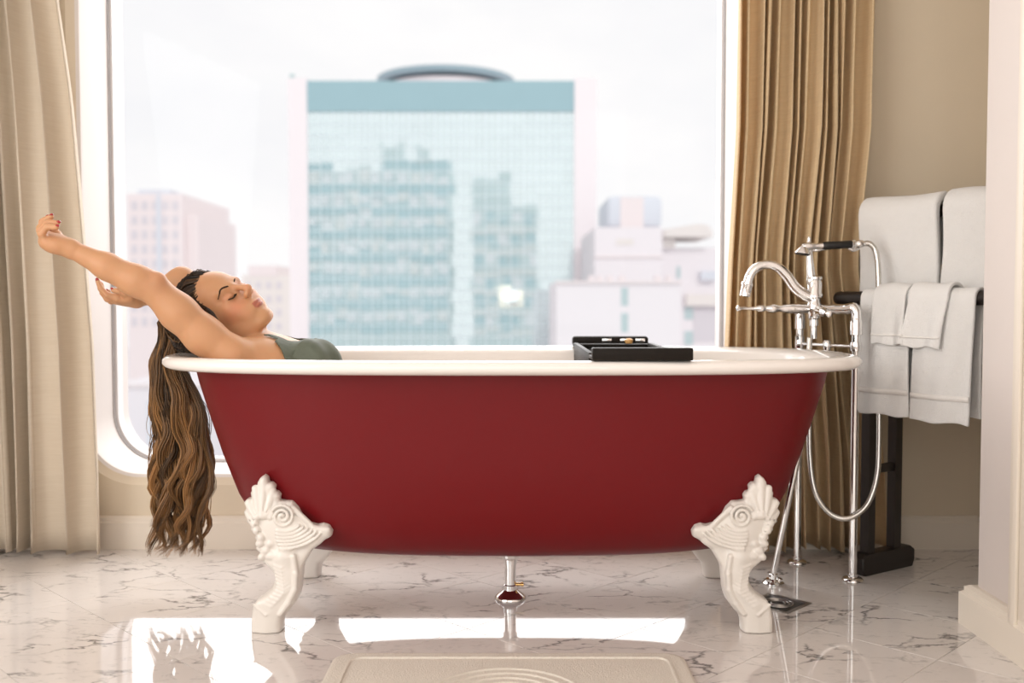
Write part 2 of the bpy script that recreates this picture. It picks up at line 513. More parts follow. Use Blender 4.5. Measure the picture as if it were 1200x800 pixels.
# ------------------------------------------------------------------ implicit surfaces (smooth union -> surface nets)
class Field:
    def __init__(self, lo, hi, vox):
        self.lo = np.array(lo, float); self.vox = vox
        self.n = np.ceil((np.array(hi) - self.lo) / vox).astype(int) + 1
        self.F = np.full(self.n, 1.0, np.float32)
        self.ax = [self.lo[i] + vox * np.arange(self.n[i]) for i in range(3)]
    def _sub(self, lo, hi):
        s = []
        for i in range(3):
            a = max(0, int(math.floor((lo[i] - self.lo[i]) / self.vox)))
            b = min(self.n[i], int(math.ceil((hi[i] - self.lo[i]) / self.vox)) + 1)
            if b <= a: return None
            s.append(slice(a, b))
        return tuple(s)
    def _xyz(self, s):
        return (self.ax[0][s[0]][:, None, None].astype(np.float32), self.ax[1][s[1]][None, :, None].astype(np.float32), self.ax[2][s[2]][None, None, :].astype(np.float32))
    def _comb(self, s, d, k, sub):
        A = self.F[s]
        if sub:
            d = -d
            h = np.clip(0.5 - 0.5 * (d - A) / k, 0, 1)
            self.F[s] = d + (A - d) * h + k * h * (1 - h)
        else:
            h = np.clip(0.5 + 0.5 * (d - A) / k, 0, 1)
            self.F[s] = d + (A - d) * h - k * h * (1 - h)
    def cap(self, a, b, r0, r1, k=0.01, sub=False):
        a = np.array(a, float); b = np.array(b, float)
        m = max(r0, r1) + k + 4 * self.vox
        s = self._sub(np.minimum(a, b) - m, np.maximum(a, b) + m)
        if s is None: return self
        X, Y, Z = self._xyz(s)
        ba = b - a
        L2 = max(float(ba @ ba), 1e-12)
        t = np.clip(((X - a[0]) * ba[0] + (Y - a[1]) * ba[1] + (Z - a[2]) * ba[2]) / L2, 0, 1)
        d = np.sqrt((X - a[0] - t * ba[0])**2 + (Y - a[1] - t * ba[1])**2 + (Z - a[2] - t * ba[2])**2) - (r0 + t * (r1 - r0))
        self._comb(s, d, k, sub)
        return self
    def chain(self, pts, rad, k=0.01, sub=False):
        for i in range(len(pts) - 1):
            self.cap(pts[i], pts[i+1], rad[i], rad[i+1], k, sub)
        return self
    def ell(self, c, r, R=None, k=0.01, sub=False):
        """R: 3x3 with columns = local axes"""
        c = np.array(c, float); r = np.array(r, float)
        m = float(r.max()) + k + 4 * self.vox
        s = self._sub(c - m, c + m)
        if s is None: return self
        X, Y, Z = self._xyz(s)
        X = X - c[0]; Y = Y - c[1]; Z = Z - c[2]
        if R is None: R = np.eye(3)
        q = [X * R[0, i] + Y * R[1, i] + Z * R[2, i] for i in range(3)]
        k0 = np.sqrt(sum((q[i] / r[i])**2 for i in range(3)))
        k1 = np.sqrt(sum((q[i] / r[i]**2)**2 for i in range(3))) + 1e-9
        d = k0 * (k0 - 1) / k1
        self._comb(s, d, k, sub)
        return self
    def half(self, p, nrm):
        """keep only the side the normal points away from"""
        X, Y, Z = self._xyz((slice(None),) * 3)
        nrm = np.array(nrm, float); nrm /= np.linalg.norm(nrm)
        d = ((X - p[0]) * nrm[0] + (Y - p[1]) * nrm[1] + (Z - p[2]) * nrm[2]).astype(np.float32)
        self.F = np.maximum(self.F, d)
        return self
    def mesh(self):
        F = self.F
        neg = F < 0
        nx, ny, nz = F.shape
        c = neg[:-1, :-1, :-1].astype(np.uint8)
        for dx in (0, 1):
            for dy in (0, 1):
                for dz in (0, 1):
                    if dx or dy or dz:
                        c += neg[dx:nx-1+dx, dy:ny-1+dy, dz:nz-1+dz]
        I, J, K = np.nonzero((c > 0) & (c < 8))
        idx = np.full(c.shape, -1, np.int32)
        idx[I, J, K] = np.arange(len(I))
        acc = np.zeros((len(I), 3)); cnt = np.zeros(len(I))
        cor = [(a, b, d) for a in (0, 1) for b in (0, 1) for d in (0, 1)]
        vals = {q: F[I + q[0], J + q[1], K + q[2]] for q in cor}
        for q in cor:
            for axis in range(3):
                if q[axis] == 0:
                    q2 = list(q); q2[axis] = 1; q2 = tuple(q2)
                    a, b = vals[q], vals[q2]
                    mask = (a < 0) != (b < 0)
                    t = np.where(mask, a / np.where(mask, a - b, 1), 0)
                    for i in range(3):
                        acc[:, i] += np.where(mask, q[i] + (t if i == axis else 0), 0)
                    cnt += mask
        V = (np.stack([I, J, K], 1) + acc / cnt[:, None]) * self.vox + self.lo
        quads = []
        for axis in range(3):
            a = np.moveaxis(neg, axis, 0)
            ch = np.moveaxis(a[:-1] != a[1:], 0, axis)
            E = np.stack(np.nonzero(ch), 1)
            o1, o2 = [i for i in range(3) if i != axis]
            ok = (E[:, o1] > 0) & (E[:, o2] > 0) & (E[:, o1] < c.shape[o1]) & (E[:, o2] < c.shape[o2])
            E = E[ok]
            def at(d1, d2):
                e = E.copy(); e[:, o1] += d1; e[:, o2] += d2
                return idx[e[:, 0], e[:, 1], e[:, 2]]
            Q = np.stack([at(-1, -1), at(0, -1), at(0, 0), at(-1, 0)], 1)
            inside = neg[E[:, 0], E[:, 1], E[:, 2]]
            flip = inside if axis != 1 else ~inside
            Q[~flip] = Q[~flip][:, ::-1]
            quads.append(Q)
        return V, np.concatenate(quads)

def np_mesh(name, V, Q, material, parent=None, angle=180):
    me = bpy.data.meshes.new(name)
    V = np.asarray(V, np.float32); Q = np.asarray(Q, np.int32)
    me.vertices.add(len(V)); me.vertices.foreach_set('co', V.ravel())
    k = Q.shape[1]
    me.loops.add(len(Q) * k); me.loops.foreach_set('vertex_index', Q.ravel())
    me.polygons.add(len(Q)); me.polygons.foreach_set('loop_start', np.arange(len(Q), dtype=np.int32) * k)
    me.update(calc_edges=True)
    me.validate()
    me.materials.append(material)
    o = link(name, me, parent, False)
    me.polygons.foreach_set('use_smooth', np.ones(len(me.polygons), bool))
    return o

def set_tone(me, cols):
    a = me.attributes.new('tone', 'FLOAT_COLOR', 'POINT')
    c = np.ones((len(me.vertices), 4), np.float32)
    c[:, :3] = cols
    a.data.foreach_set('color', c.ravel())

# ================================================================== THE ROOM
Y0 = 3.13               # inner face of the window wall
XL, XN, XR = -2.30, 1.49, 1.12   # left wall, niche side wall, right partition face
YP = 2.37               # far end of the right partition
YB = -2.20              # rear wall
ZC = 2.75
WX0, WX1, WZ0, WZ1, WR = -1.353, 0.714, 0.236, 2.42, 0.17

# ---- floor: slab of grout with a diagonal field of marble tiles
fl = MB().box((XL - 0.15, YB - 0.15, -0.12), (XN + 0.15, Y0 + 0.1, -0.0035)).build('floor', M['grout'], None, False)
struct(fl, 'floor of polished white marble tiles laid diagonally with grey veins', 'floor')

def clip_poly(poly, x0, x1, y0, y1):
    for ax, lim, sgn in ((0, x0, 1), (0, x1, -1), (1, y0, 1), (1, y1, -1)):
        out = []
        for i in range(len(poly)):
            a, b = poly[i], poly[(i + 1) % len(poly)]
            da, db = sgn * (a[ax] - lim), sgn * (b[ax] - lim)
            if da >= 0: out.append(a)
            if (da >= 0) != (db >= 0):
                t = da / (da - db)
                out.append((a[0] + (b[0]-a[0])*t, a[1] + (b[1]-a[1])*t))
        poly = out
        if len(poly) < 3: return []
    return poly

def build_tiles():
    S = 0.2935; G = 0.0009
    h = S * math.sqrt(0.5); hh = h - G
    ox, oy = -0.107, 2.355       # one corner of the lattice
    full = None
    def tile_mesh(poly):
        c = (sum(p[0] for p in poly)/len(poly), sum(p[1] for p in poly)/len(poly))
        m = MB()
        b = 0.0004
        lo = [(p[0], p[1], -0.004) for p in poly]
        l1 = [(p[0], p[1], -b) for p in poly]
        l2 = [(c[0] + (p[0]-c[0])*0.9985, c[1] + (p[1]-c[1])*0.9985, 0.0) for p in poly]
        m.loft([lo, l1, l2], True, False, True)
        me = bpy.data.meshes.new('tile')
        me.from_pydata(m.v, [], m.f)
        me.materials.append(M['marble'])
        return me
    k = 0
    for i in range(-22, 22):
        for j in range(-22, 22):
            cx = ox + h * (i + j); cy = oy + h + h * (i - j)
            if cx < XL - h or cx > XN + h or cy < -0.75 or cy > Y0 + h: continue
            x1 = XR + 0.02 if cy < YP - 0.02 else XN
            poly = [(cx - hh, cy), (cx, cy - hh), (cx + hh, cy), (cx, cy + hh)]
            cl = clip_poly(poly, XL, x1, -0.9, Y0)
            if len(cl) < 3: continue
            area = abs(sum(cl[q][0]*cl[(q+1) % len(cl)][1] - cl[(q+1) % len(cl)][0]*cl[q][1] for q in range(len(cl)))) / 2
            if area < 0.0006: continue
            if len(cl) == 4 and area > 2 * hh * hh * 0.999:
                if full is None:
                    full = tile_mesh([(-hh, 0), (0, -hh), (hh, 0), (0, hh)])
                o = bpy.data.objects.new('tile', full); o.location = (cx, cy, 0)
            else:
                o = bpy.data.objects.new('tile', tile_mesh([(p[0]-cx, p[1]-cy) for p in cl])); o.location = (cx, cy, 0)
            COL.objects.link(o)
            o.parent = fl
            k += 1
    # the rest of the floor, behind the camera, as one marble field
    m = MB().box((XL, YB, -0.004), (XR, -0.92, 0.0)).build('marble_field', M['marble'], fl, False)
build_tiles()

# ---- window wall with a rounded opening and deep reveal
def rr_point(ang, off=0.0):
    """point of the rounded-rectangle outline in direction ang from its middle, grown by off"""
    cx, cz = (WX0 + WX1) / 2, (WZ0 + WZ1) / 2
    hx, hz, r = (WX1 - WX0) / 2 + off, (WZ1 - WZ0) / 2 + off, WR + off
    dx, dz = math.cos(ang), math.sin(ang)
    lo, hi = 0.0, 4.0
    for _ in range(40):
        t = (lo + hi) / 2
        qx, qz = abs(dx * t) - (hx - r), abs(dz * t) - (hz - r)
        d = math.hypot(max(qx, 0), max(qz, 0)) + min(max(qx, qz), 0) - r
        if d < 0: lo = t
        else: hi = t
    return cx + dx * lo, cz + dz * lo

def opening_angles():
    cx, cz = (WX0 + WX1) / 2, (WZ0 + WZ1) / 2
    hx, hz = (WX1 - WX0) / 2, (WZ1 - WZ0) / 2
    A = [2 * math.pi * i / 48 for i in range(48)]
    for sx in (-1, 1):
        for sz in (-1, 1):
            ccx, ccz = sx * (hx - WR), sz * (hz - WR)
            for q in range(17):
                a = math.pi / 2 * q / 16
                A.append(math.atan2(ccz + sz * WR * math.sin(a), ccx + sx * WR * math.cos(a)) % (2 * math.pi))
    for X in (XL - 0.15, XN + 0.15):
        for Z in (-0.1, ZC + 0.1):
            A.append(math.atan2(Z - cz, X - cx) % (2 * math.pi))
    A = sorted(A)
    out = [A[0]]
    for a in A[1:]:
        if a - out[-1] > 1e-4: out.append(a)
    return out
ANG = opening_angles()

def ray_rect(ang, x0, x1, z0, z1):
    cx, cz = (WX0 + WX1) / 2, (WZ0 + WZ1) / 2
    dx, dz = math.cos(ang), math.sin(ang)
    t = 1e9
    if dx > 1e-9: t = min(t, (x1 - cx) / dx)
    if dx < -1e-9: t = min(t, (x0 - cx) / dx)
    if dz > 1e-9: t = min(t, (z1 - cz) / dz)
    if dz < -1e-9: t = min(t, (z0 - cz) / dz)
    return cx + dx * t, cz + dz * t

def build_window_wall():
    R = [ray_rect(a, XL - 0.15, XN + 0.15, -0.1, ZC + 0.1) for a in ANG]
    def lp(off, y): return [(rr_point(a, off)[0], y, rr_point(a, off)[1]) for a in ANG]
    m = MB()
    m.loft([[(x, Y0, z) for x, z in R], lp(0.034, Y0), lp(0.030, Y0 + 0.004), lp(0.012, Y0 + 0.016)])
    m.loft([[(x, Y0 + 0.37, z) for x, z in R], lp(0.0, Y0 + 0.37)])
    o = m.build('wall_far', M['wall'], None, True, 30)
    struct(o, 'beige wall with a large round-cornered window opening behind the bathtub', 'wall')
    m = MB()
    m.loft([lp(0.012, Y0 + 0.016), lp(0.003, Y0 + 0.024), lp(0.0, Y0 + 0.036), lp(0.0, Y0 + 0.37)])
    r = m.build('window_reveal', M['reveal'], o, True, 30)
    # window: gasket ring, slim frame, pane
    w = thing('window_1', 'large fixed window with round corners and white reveal overlooking the city', 'window', (0, Y0 + 0.24, 0))
    w['kind'] = 'structure'
    ys = Y0 + 0.235
    m = MB().loft([lp(-0.0005, ys - 0.001), lp(-0.0035, ys - 0.001), lp(-0.0035, ys + 0.010), lp(-0.0005, ys + 0.010), lp(-0.0005, ys - 0.001)])
    m.build('gasket', M['gasket'], w, True, 30)
    m = MB().loft([lp(-0.0005, ys + 0.0125), lp(-0.012, ys + 0.0125), lp(-0.012, ys + 0.06), lp(-0.0005, ys + 0.06)])
    m.build('window_frame', M['frame'], w, True, 30)
    g = MB()
    n = len(ANG)
    g.loft([lp(-0.006, ys + 0.001), lp(-0.006, ys + 0.009)], True, True, True)
    g.build('pane', M['glass'], w, False)
build_window_wall()

# ---- remaining shell
def wall_with_hole(name, axis, c, thick, a0, a1, ha0, ha1, hz0, hz1, label, m=M['white_wall']):
    b = MB()
    def bx(p0, p1, z0, z1):
        if axis == 'x': b.box((min(c, c + thick), p0, z0), (max(c, c + thick), p1, z1))
        else: b.box((p0, min(c, c + thick), z0), (p1, max(c, c + thick), z1))
    bx(a0, ha0, -0.1, ZC + 0.1); bx(ha1, a1, -0.1, ZC + 0.1)
    bx(ha0, ha1, -0.1, hz0); bx(ha0, ha1, hz1, ZC + 0.1)
    o = b.build(name, m, None, False)
    return struct(o, label, 'wall')
wall_with_hole('wall_left', 'x', XL, -0.15, YB - 0.15, Y0, -0.80, 1.40, 0.45, 2.4, 'white side wall left of the bathtub with a window')
wall_with_hole('wall_near', 'y', YB, -0.15, XL, XR, -1.6, 1.0, 0.42, 2.45, 'white wall behind the viewpoint with a wide window')
def plain_window(name, o0, o1, axis, label):
    w = thing(name, label, 'window', ((o0[0]+o1[0])/2, (o0[1]+o1[1])/2, o0[2])); w['kind'] = 'structure'
    ax = 0 if axis == 'y' else 1
    t = 0.05
    def bx(a0, a1, z0, z1, nm, mt, dep=0.03):
        lo = [0, 0, z0]; hi = [0, 0, z1]
        lo[ax], hi[ax] = a0, a1
        c = (o0[1-ax] + o1[1-ax]) / 2
        lo[1-ax], hi[1-ax] = c - dep, c + dep
        MB().box(lo, hi).build(nm, mt, w, False)
    A0, A1, Z0, Z1 = o0[ax], o1[ax], o0[2], o1[2]
    for a0, a1, z0, z1 in ((A0, A0+t, Z0, Z1), (A1-t, A1, Z0, Z1), (A0+t, A1-t, Z0, Z0+t), (A0+t, A1-t, Z1-t, Z1)):
        bx(a0, a1, z0, z1, 'window_frame', M['frame'])
    mid = (A0 + A1) / 2
    bx(mid-t/2, mid+t/2, Z0+t, Z1-t, 'mullion', M['frame'])
    bx(A0+t, mid-t/2, Z0+t, Z1-t, 'pane', M['glass'], 0.003)
    bx(mid+t/2, A1-t, Z0+t, Z1-t, 'pane', M['glass'], 0.003)
plain_window('window_2', (-1.6, YB-0.12, 0.42), (1.0, YB-0.03, 2.45), 'y', 'two-pane window in the wall behind the viewpoint')
plain_window('window_3', (XL-0.12, -0.80, 0.45), (XL-0.03, 1.40, 2.4), 'x', 'two-pane window in the left side wall')

m = MB()
m.box((XR, YB - 0.15, -0.1), (XN + 0.15, YP, ZC + 0.1), 0.004)
o = m.build('wall_right', M['white_wall'], None, True, 30)
struct(o, 'white wall end at the right edge in front of the towel niche', 'wall')
o = MB().box((XN, YP - 0.001, -0.1), (XN + 0.15, Y0, ZC + 0.1)).build('wall_niche', M['wall'], None, False)
struct(o, 'beige side wall of the shaded niche behind the towels', 'wall')
o = MB().box((XL - 0.15, YB - 0.15, ZC), (XN + 0.15, Y0, ZC + 0.12)).build('ceiling', M['ceil'], None, False)
struct(o, 'plain off-white ceiling above the bathroom', 'ceiling')

def baseboard(name, path, h, t, label):
    """path of (x,y) points; the board is extruded to the left side of the walking direction"""
    m = MB()
    prof = [(0, 0), (t, 0), (t, h - 0.022), (t * 0.72, h - 0.016), (t * 0.72, h - 0.006), (t * 0.35, h), (0, h)]
    loops = []
    n = len(path)
    for i, p in enumerate(path):
        p = Vector((*p, 0))
        d1 = (Vector((*path[i], 0)) - Vector((*path[i-1], 0))).normalized() if i > 0 else None
        d2 = (Vector((*path[i+1], 0)) - Vector((*path[i], 0))).normalized() if i < n - 1 else None
        d1 = d1 or d2; d2 = d2 or d1
        n1 = Vector((-d1.y, d1.x, 0)); n2 = Vector((-d2.y, d2.x, 0))
        nn = (n1 + n2); nn = nn / max(nn.dot(n1), 0.2)
        loops.append([p + nn * a + Vector((0, 0, z)) for a, z in prof])
    m.loft(loops, True, True, True)
    o = m.build(name, M['trim'], None, True, 25)
    return struct(o, label, 'baseboard')
baseboard('baseboard_far', [(XN - 0.016, Y0), (XL, Y0)], 0.105, 0.016, 'cream baseboard along the window wall behind the bathtub')
baseboard('baseboard_niche', [(XN, YP), (XN, Y0)], 0.105, 0.016, 'cream baseboard on the side wall of the towel niche')
baseboard('baseboard_right', [(XR, -1.6), (XR, YP), (XN - 0.018, YP)], 0.099, 0.031, 'white stepped baseboard at the foot of the right wall end')
baseboard('baseboard_left', [(XL, Y0 - 0.018), (XL, YB)], 0.105, 0.016, 'cream baseboard along the left side wall')
# door casing strip on the right wall
m = MB()
m.box((XR - 0.022, 2.02, 0.0), (XR - 0.0005, 2.165, 2.2), 0.004)
m.box((XR - 0.030, 2.135, 0.0), (XR - 0.022, 2.165, 2.2), 0.002)
o = m.build('trim_1', M['trim'], None, True, 30)
struct(o, 'cream upright door casing on the right wall at the edge of view', 'trim')

# ================================================================== CURTAINS
def curtain(name, material, edge_l, edge_r, zs, yb, amp, folds, label, seed, ztop, hem):
    """edge_l/r: x of the edges at heights zs (rising); folds: relative fold widths"""
    r = random.Random(seed)
    nf = len(folds)
    tot = sum(folds)
    per = 14
    cols = []           # (s, phase, a)
    acc = 0
    amps = [amp * r.uniform(0.65, 1.15) for _ in folds]
    for i, f in enumerate(folds):
        for k in range(per):
            cols.append(((acc + f * k / per) / tot, i + k / per, amps[i]))
        acc += f
    cols.append((1.0, nf, amps[-1]))
    rows = 44
    zz = [hem + (ztop - hem) * i / rows for i in range(rows + 1)]
    drift = [r.uniform(-1, 1) for _ in range(nf + 2)]
    V, Fc = [], []
    for z in zz:
        x0 = interp(zs, edge_l, z); x1 = interp(zs, edge_r, z)
        gather = 0.55 + 0.45 * (1 - z / ztop)
        for s, ph, a in cols:
            i = int(ph); fr = ph - i
            w = 2 * math.pi * fr
            dd = drift[i] * (1 - fr) + drift[i + 1] * fr
            aa = a * (0.8 + 0.35 * math.sin(z * 1.7 + i * 2.1))
            prof = -math.cos(w)
            prof = math.copysign(abs(prof) ** 0.75, prof)
            ss = s + 0.016 * dd * math.sin(z * 2.2 + i) - 0.30 * (folds[min(i, nf-1)] / tot) * math.sin(w) * 0.55
            x = x0 + (x1 - x0) * ss
            y = yb + aa * prof * (0.8 + 0.2 * gather) + 0.006 * math.sin(z * 3.1 + i * 1.7)
            zo = 0.0 if z > hem + 0.001 else 0.006 * math.sin(ph * 1.3 + seed)
            V.append((x, y, z + zo))
    n = len(cols)
    for a in range(rows):
        for b in range(n - 1):
            Fc.append((a*n+b, a*n+b+1, (a+1)*n+b+1, (a+1)*n+b))
    me = bpy.data.meshes.new(name)
    me.from_pydata(V, [], Fc)
    me.materials.append(material)
    o = link(name, me, None, True, 180)
    md = o.modifiers.new('cloth_thickness', 'SOLIDIFY'); md.thickness = 0.004; md.offset = 0
    tag(o, label, 'curtain', None)
    return o
def X(px, py, d): return P(px, py, d).x
zs_l = [0.02, 0.25, 0.65, 1.05, 1.40, 1.70, 2.72]
dl = 3.02
el = [X(-78, 400, dl)] * 7
er = [X(114, 400, dl), X(113, 400, dl), X(109, 400, dl), X(98, 400, dl), X(88, 400, dl), X(74, 400, dl), X(60, 400, dl)]
curtain('curtain', M['curtain_l'], el, er, zs_l, 3.035, 0.055, [1.3, 0.8, 0.9, 0.5, 0.6, 1.3, 1.3], 'linen curtain with paler light put into its colour at the left edge behind the raised hand', 3, 2.72, 0.018)
zs_r = [0.02, 0.3, 0.9, 1.3, 2.72]
er2 = [X(1047, 400, dl), X(1040, 400, dl), X(1006, 400, dl), X(1020, 400, dl), X(1024, 400, dl)]
el2 = [X(846, 400, dl), X(848, 400, dl), X(856, 400, dl), X(864, 400, dl), X(872, 400, dl)]
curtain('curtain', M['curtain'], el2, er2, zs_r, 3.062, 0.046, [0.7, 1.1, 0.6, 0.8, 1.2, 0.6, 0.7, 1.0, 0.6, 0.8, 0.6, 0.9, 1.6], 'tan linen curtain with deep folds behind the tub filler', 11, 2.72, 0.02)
# track above (out of view)
o = MB().box((XL + 0.02, 3.00, ZC - 0.03), (XN - 0.02, 3.08, ZC - 0.002)).build('curtain_track', M['frame'], None, False)
tag(o, 'white curtain track on the ceiling above the window', 'curtain track')

# ================================================================== BATHTUB
TC = Vector((0.0, 2.585, 0.0))
def plan(a, b, n, K=96):
    out = []
    for k in range(K):
        t = 2 * math.pi * k / K
        c, s = math.cos(t), math.sin(t)
        out.append((math.copysign(abs(c) ** (2 / n), c) * a, math.copysign(abs(s) ** (2 / n), s) * b))
    return out
def tub_loop(a, b, z, n):
    return [(TC.x + x, TC.y + y, z) for x, y in plan(a, b, n)]
SH = [(0.622, 0.802, 0.322, 2.9), (0.58, 0.792, 0.316, 2.9), (0.50, 0.768, 0.304, 2.9), (0.40, 0.738, 0.292, 2.8),
      (0.30, 0.700, 0.278, 2.8), (0.24, 0.668, 0.262, 2.7), (0.195, 0.625, 0.238, 2.7), (0.172, 0.580, 0.208, 2.7),
      (0.158, 0.520, 0.165, 2.6), (0.150, 0.43, 0.11, 2.5), (0.147, 0.25, 0.05, 2.3)]
tub = thing('bathtub', 'red clawfoot bathtub with rolled white rim and white ornate feet', 'bathtub', tuple(TC))
m = MB().loft([tub_loop(a, b, z, n) for z, a, b, n in SH], True, False, True)
m.build('outer_shell', M['red'], tub, True, 180)
RIM = [(-0.004, 0.6215), (0.040, 0.6165), (0.058, 0.618), (0.070, 0.6235), (0.0755, 0.632), (0.0740, 0.6415), (0.066, 0.648), (0.052, 0.651), (0.030, 0.649), (0.008, 0.643), (-0.010, 0.633)]
m = MB()
loops = [tub_loop(0.802 + o, 0.316 + o, z, 2.9) for o, z in RIM]
for z, a, b, n in SH[1:9]:
    loops.append(tub_loop(a - 0.024, b - 0.024, z + 0.03 if z < 0.3 else z, n))
loops.append(tub_loop(0.25, 0.06, 0.172, 2.3))
m.loft(loops, True, False, True)
m.build('basin', M['enamel'], tub, True, 180)

# waste fitting under the middle of the tub
c = P(598, 690, 2.60); cx, cy = c.x, 2.60
w = thing('drain_fitting', 'short chrome drain pipe with round floor flange under the middle of the tub', 'drain pipe', (cx, cy, 0))
MB().lathe([(0.0, 0.0005), (0.041, 0.0005), (0.041, 0.004), (0.036, 0.010), (0.022, 0.020), (0.019, 0.024), (0.0, 0.024)], (cx, cy, 0), n=32).build('floor_flange', M['chrome'], w)
MB().lathe([(0.0, 0.024), (0.0175, 0.024), (0.0175, 0.036), (0.0155, 0.038), (0.0155, 0.092), (0.0185, 0.093), (0.0185, 0.105), (0.027, 0.110), (0.030, 0.132), (0.0, 0.132)], (cx, cy, 0), n=24).build('pipe', M['chrome'], w)
MB().lathe([(0.0, 0), (0.0045, 0), (0.0045, 0.014), (0.006, 0.015), (0.006, 0.021), (0, 0.021)], (cx + 0.014, cy - 0.004, 0.038), (1, 0, 0), 10).build('valve_screw', M['brass'], w)

# ---- ornate foot (front left, the others are mirrored copies)
FOOT_OUTLINE = [(303,561),(307,558),(311,561),(312,567),(316,567),(320,571),(319,577),(323,578),(326,582),(325,588),(331,589),(340,589),(347,596),(352,608),(361,615),(370,617),(377,615),(384,617),(388,624),(386,631),(378,635),(370,641),(364,647),(359,655),(354,664),(351,676),(351,690),(347,704),(339,715),(330,722),(328,730),(329,744),(294,744),(294,728),(296,712),(300,704),(311,699),(319,693),(323,685),(323,676),(317,668),(308,661),(301,655),(303,650),(297,645),(300,638),(296,632),(298,628),(291,623),(293,618),(286,613),(289,608),(283,602),(286,597),(283,591),(287,586),(292,586),(291,579),(295,573),(299,574),(299,567)]
def foot_mesh():
    D = 2.325
    S = D / FPX
    f = Field((X(274, 600, D), 2.255, -0.004), (X(400, 600, D), 2.47, 0.40), 0.0021)
    def q(px, py, dy=0.0):
        v = P(px, py, D); return (v.x, D + dy, v.z)
    # plate cut to the outline, domed at its edges
    poly = np.array([[q(*p)[0], q(*p)[2]] for p in FOOT_OUTLINE])
    gx, gz = np.meshgrid(f.ax[0], f.ax[2], indexing='ij')
    dist = np.full(gx.shape, 9.0); inside = np.zeros(gx.shape, bool)
    for i in range(len(poly)):
        a, b = poly[i], poly[(i + 1) % len(poly)]
        e = b - a
        t = np.clip(((gx - a[0]) * e[0] + (gz - a[1]) * e[1]) / (e @ e), 0, 1)
        dist = np.minimum(dist, np.hypot(gx - a[0] - t * e[0], gz - a[1] - t * e[1]))
        cross = (a[1] > gz) != (b[1] > gz)
        with np.errstate(divide='ignore', invalid='ignore'):
            xi = a[0] + (gz - a[1]) * e[0] / (e[1] if abs(e[1]) > 1e-12 else 1e-12)
        inside ^= cross & (gx < xi)
    sd = np.where(inside, -dist, dist)
    low = np.clip((0.20 - gz) / 0.10, 0, 1)            # 0 plate .. 1 leg
    yc = D + 0.030 - 0.004 * low
    T = 0.021 + 0.011 * low
    A = sd[:, None, :]
    Bf = np.abs(f.ax[1][None, :, None] - yc[:, None, :]) - T[:, None, :]
    k = 0.016
    hmix = np.clip(0.5 - 0.5 * (Bf - A) / k, 0, 1)
    f.F = (Bf + (A - Bf) * hmix + k * hmix * (1 - hmix)).astype(np.float32)
    def cap(p0, p1, r0, r1, dy0=0.0, dy1=0.0, k=0.005, sub=False):
        f.cap(q(*p0, dy0), q(*p1, dy1), r0 * S, r1 * S, k, sub)
    def ell(px, py, rx, rz, ry=0.02, dy=0.0, rot=0.0, k=0.006, sub=False):
        c_, s_ = math.cos(math.radians(rot)), math.sin(math.radians(rot))
        R = np.array([[c_, 0, -s_], [0, 1, 0], [s_, 0, c_]])
        f.ell(q(px, py, dy), (rx * S, ry, rz * S), R, k, sub)
    def fr(py):
        # how far forward the front of the leg stands at that height
        z = q(320, py)[2]
        return min(0.009 - 0.015 * min(1, max(0, (0.20 - z) / 0.10)), -0.002)
    # swelling of the body
    ell(330, 622, 24, 26, 0.018, 0.016, 0, 0.012)
    ell(352, 628, 24, 12, 0.014, 0.016, -16, 0.012)
    ell(378, 625, 8, 6, 0.012, 0.016, 0, 0.008)
    # acanthus crest: fanned fronds with a groove between them
    for (a, b, r0, r1) in (((307, 604), (306, 565), 5.5, 4.5), ((302, 604), (297, 574), 5, 4.5), ((311, 604), (317, 577), 5, 4.5),
                           ((298, 608), (289, 591), 5, 4.5), ((316, 606), (322, 588), 4.5, 3.5), ((297, 614), (288, 603), 5, 4),
                           ((300, 622), (294, 613), 5, 4), ((305, 630), (300, 624), 5, 4)):
        cap(a, b, r0, r1, 0.007, 0.019, 0.002)
    # grooves between the fronds
    for (x0, y0, x1, y1) in ((301, 571, 304, 598), (312, 571, 309, 598), (293, 586, 300, 603), (321, 583, 313, 600), (288, 598, 298, 609), (292, 610, 301, 617), (297, 619, 305, 625)):
        cap((x0, y0), (x1, y1), 1.2, 0.9, 0.006, 0.000, 0.002, True)
    # low spiral
    pr = None
    for i in range(44):
        a = 2.6 - i * 0.33
        r = 14.0 - i * 0.29
        p = (331 + r * math.cos(a), 605 - r * math.sin(a))
        if pr: cap(pr, p, 1.6, 1.6, -0.001, -0.001, 0.003)
        pr = p
    # concentric flutes running from the spiral towards the lip
    for r in (18, 23, 28, 33, 38, 43):
        pr = None
        for i in range(13):
            a = math.radians(-30 - i * (8.0 - r * 0.06))
            p = (333 + r * 1.12 * math.cos(a), 606 - r * 0.80 * math.sin(a) + 2)
            if pr and p[0] < 376: cap(pr, p, 1.5, 1.5, -0.001 + 0.00007 * abs(p[0] - 331), -0.001 + 0.00007 * abs(p[0] - 331), 0.003)
            pr = p
    cap((343, 596), (368, 620), 3.2, 3.0, 0.008, 0.010, 0.006)
    cap((368, 620), (383, 622), 3.0, 3.4, 0.010, 0.010, 0.006)
    # overlapping scroll leaves on the outer side
    for px, py, r in ((304, 637, 6), (310, 646, 6.5), (306, 653, 5.5), (316, 652, 6), (315, 638, 5.5)):
        ell(px, py, r, r * 0.8, 0.009, 0.008, 30, 0.004)
    # S-shaped leg
    cap((332, 655), (337, 675), 17, 14, 0.026, 0.026, 0.012)
    cap((337, 675), (334, 692), 14, 14, 0.026, 0.026, 0.012)
    cap((334, 692), (318, 712), 14, 15, 0.026, 0.024, 0.012)
    cap((318, 712), (312, 742), 15, 16, 0.024, 0.024, 0.010)
    # inner strand beside the leg
    pr = None
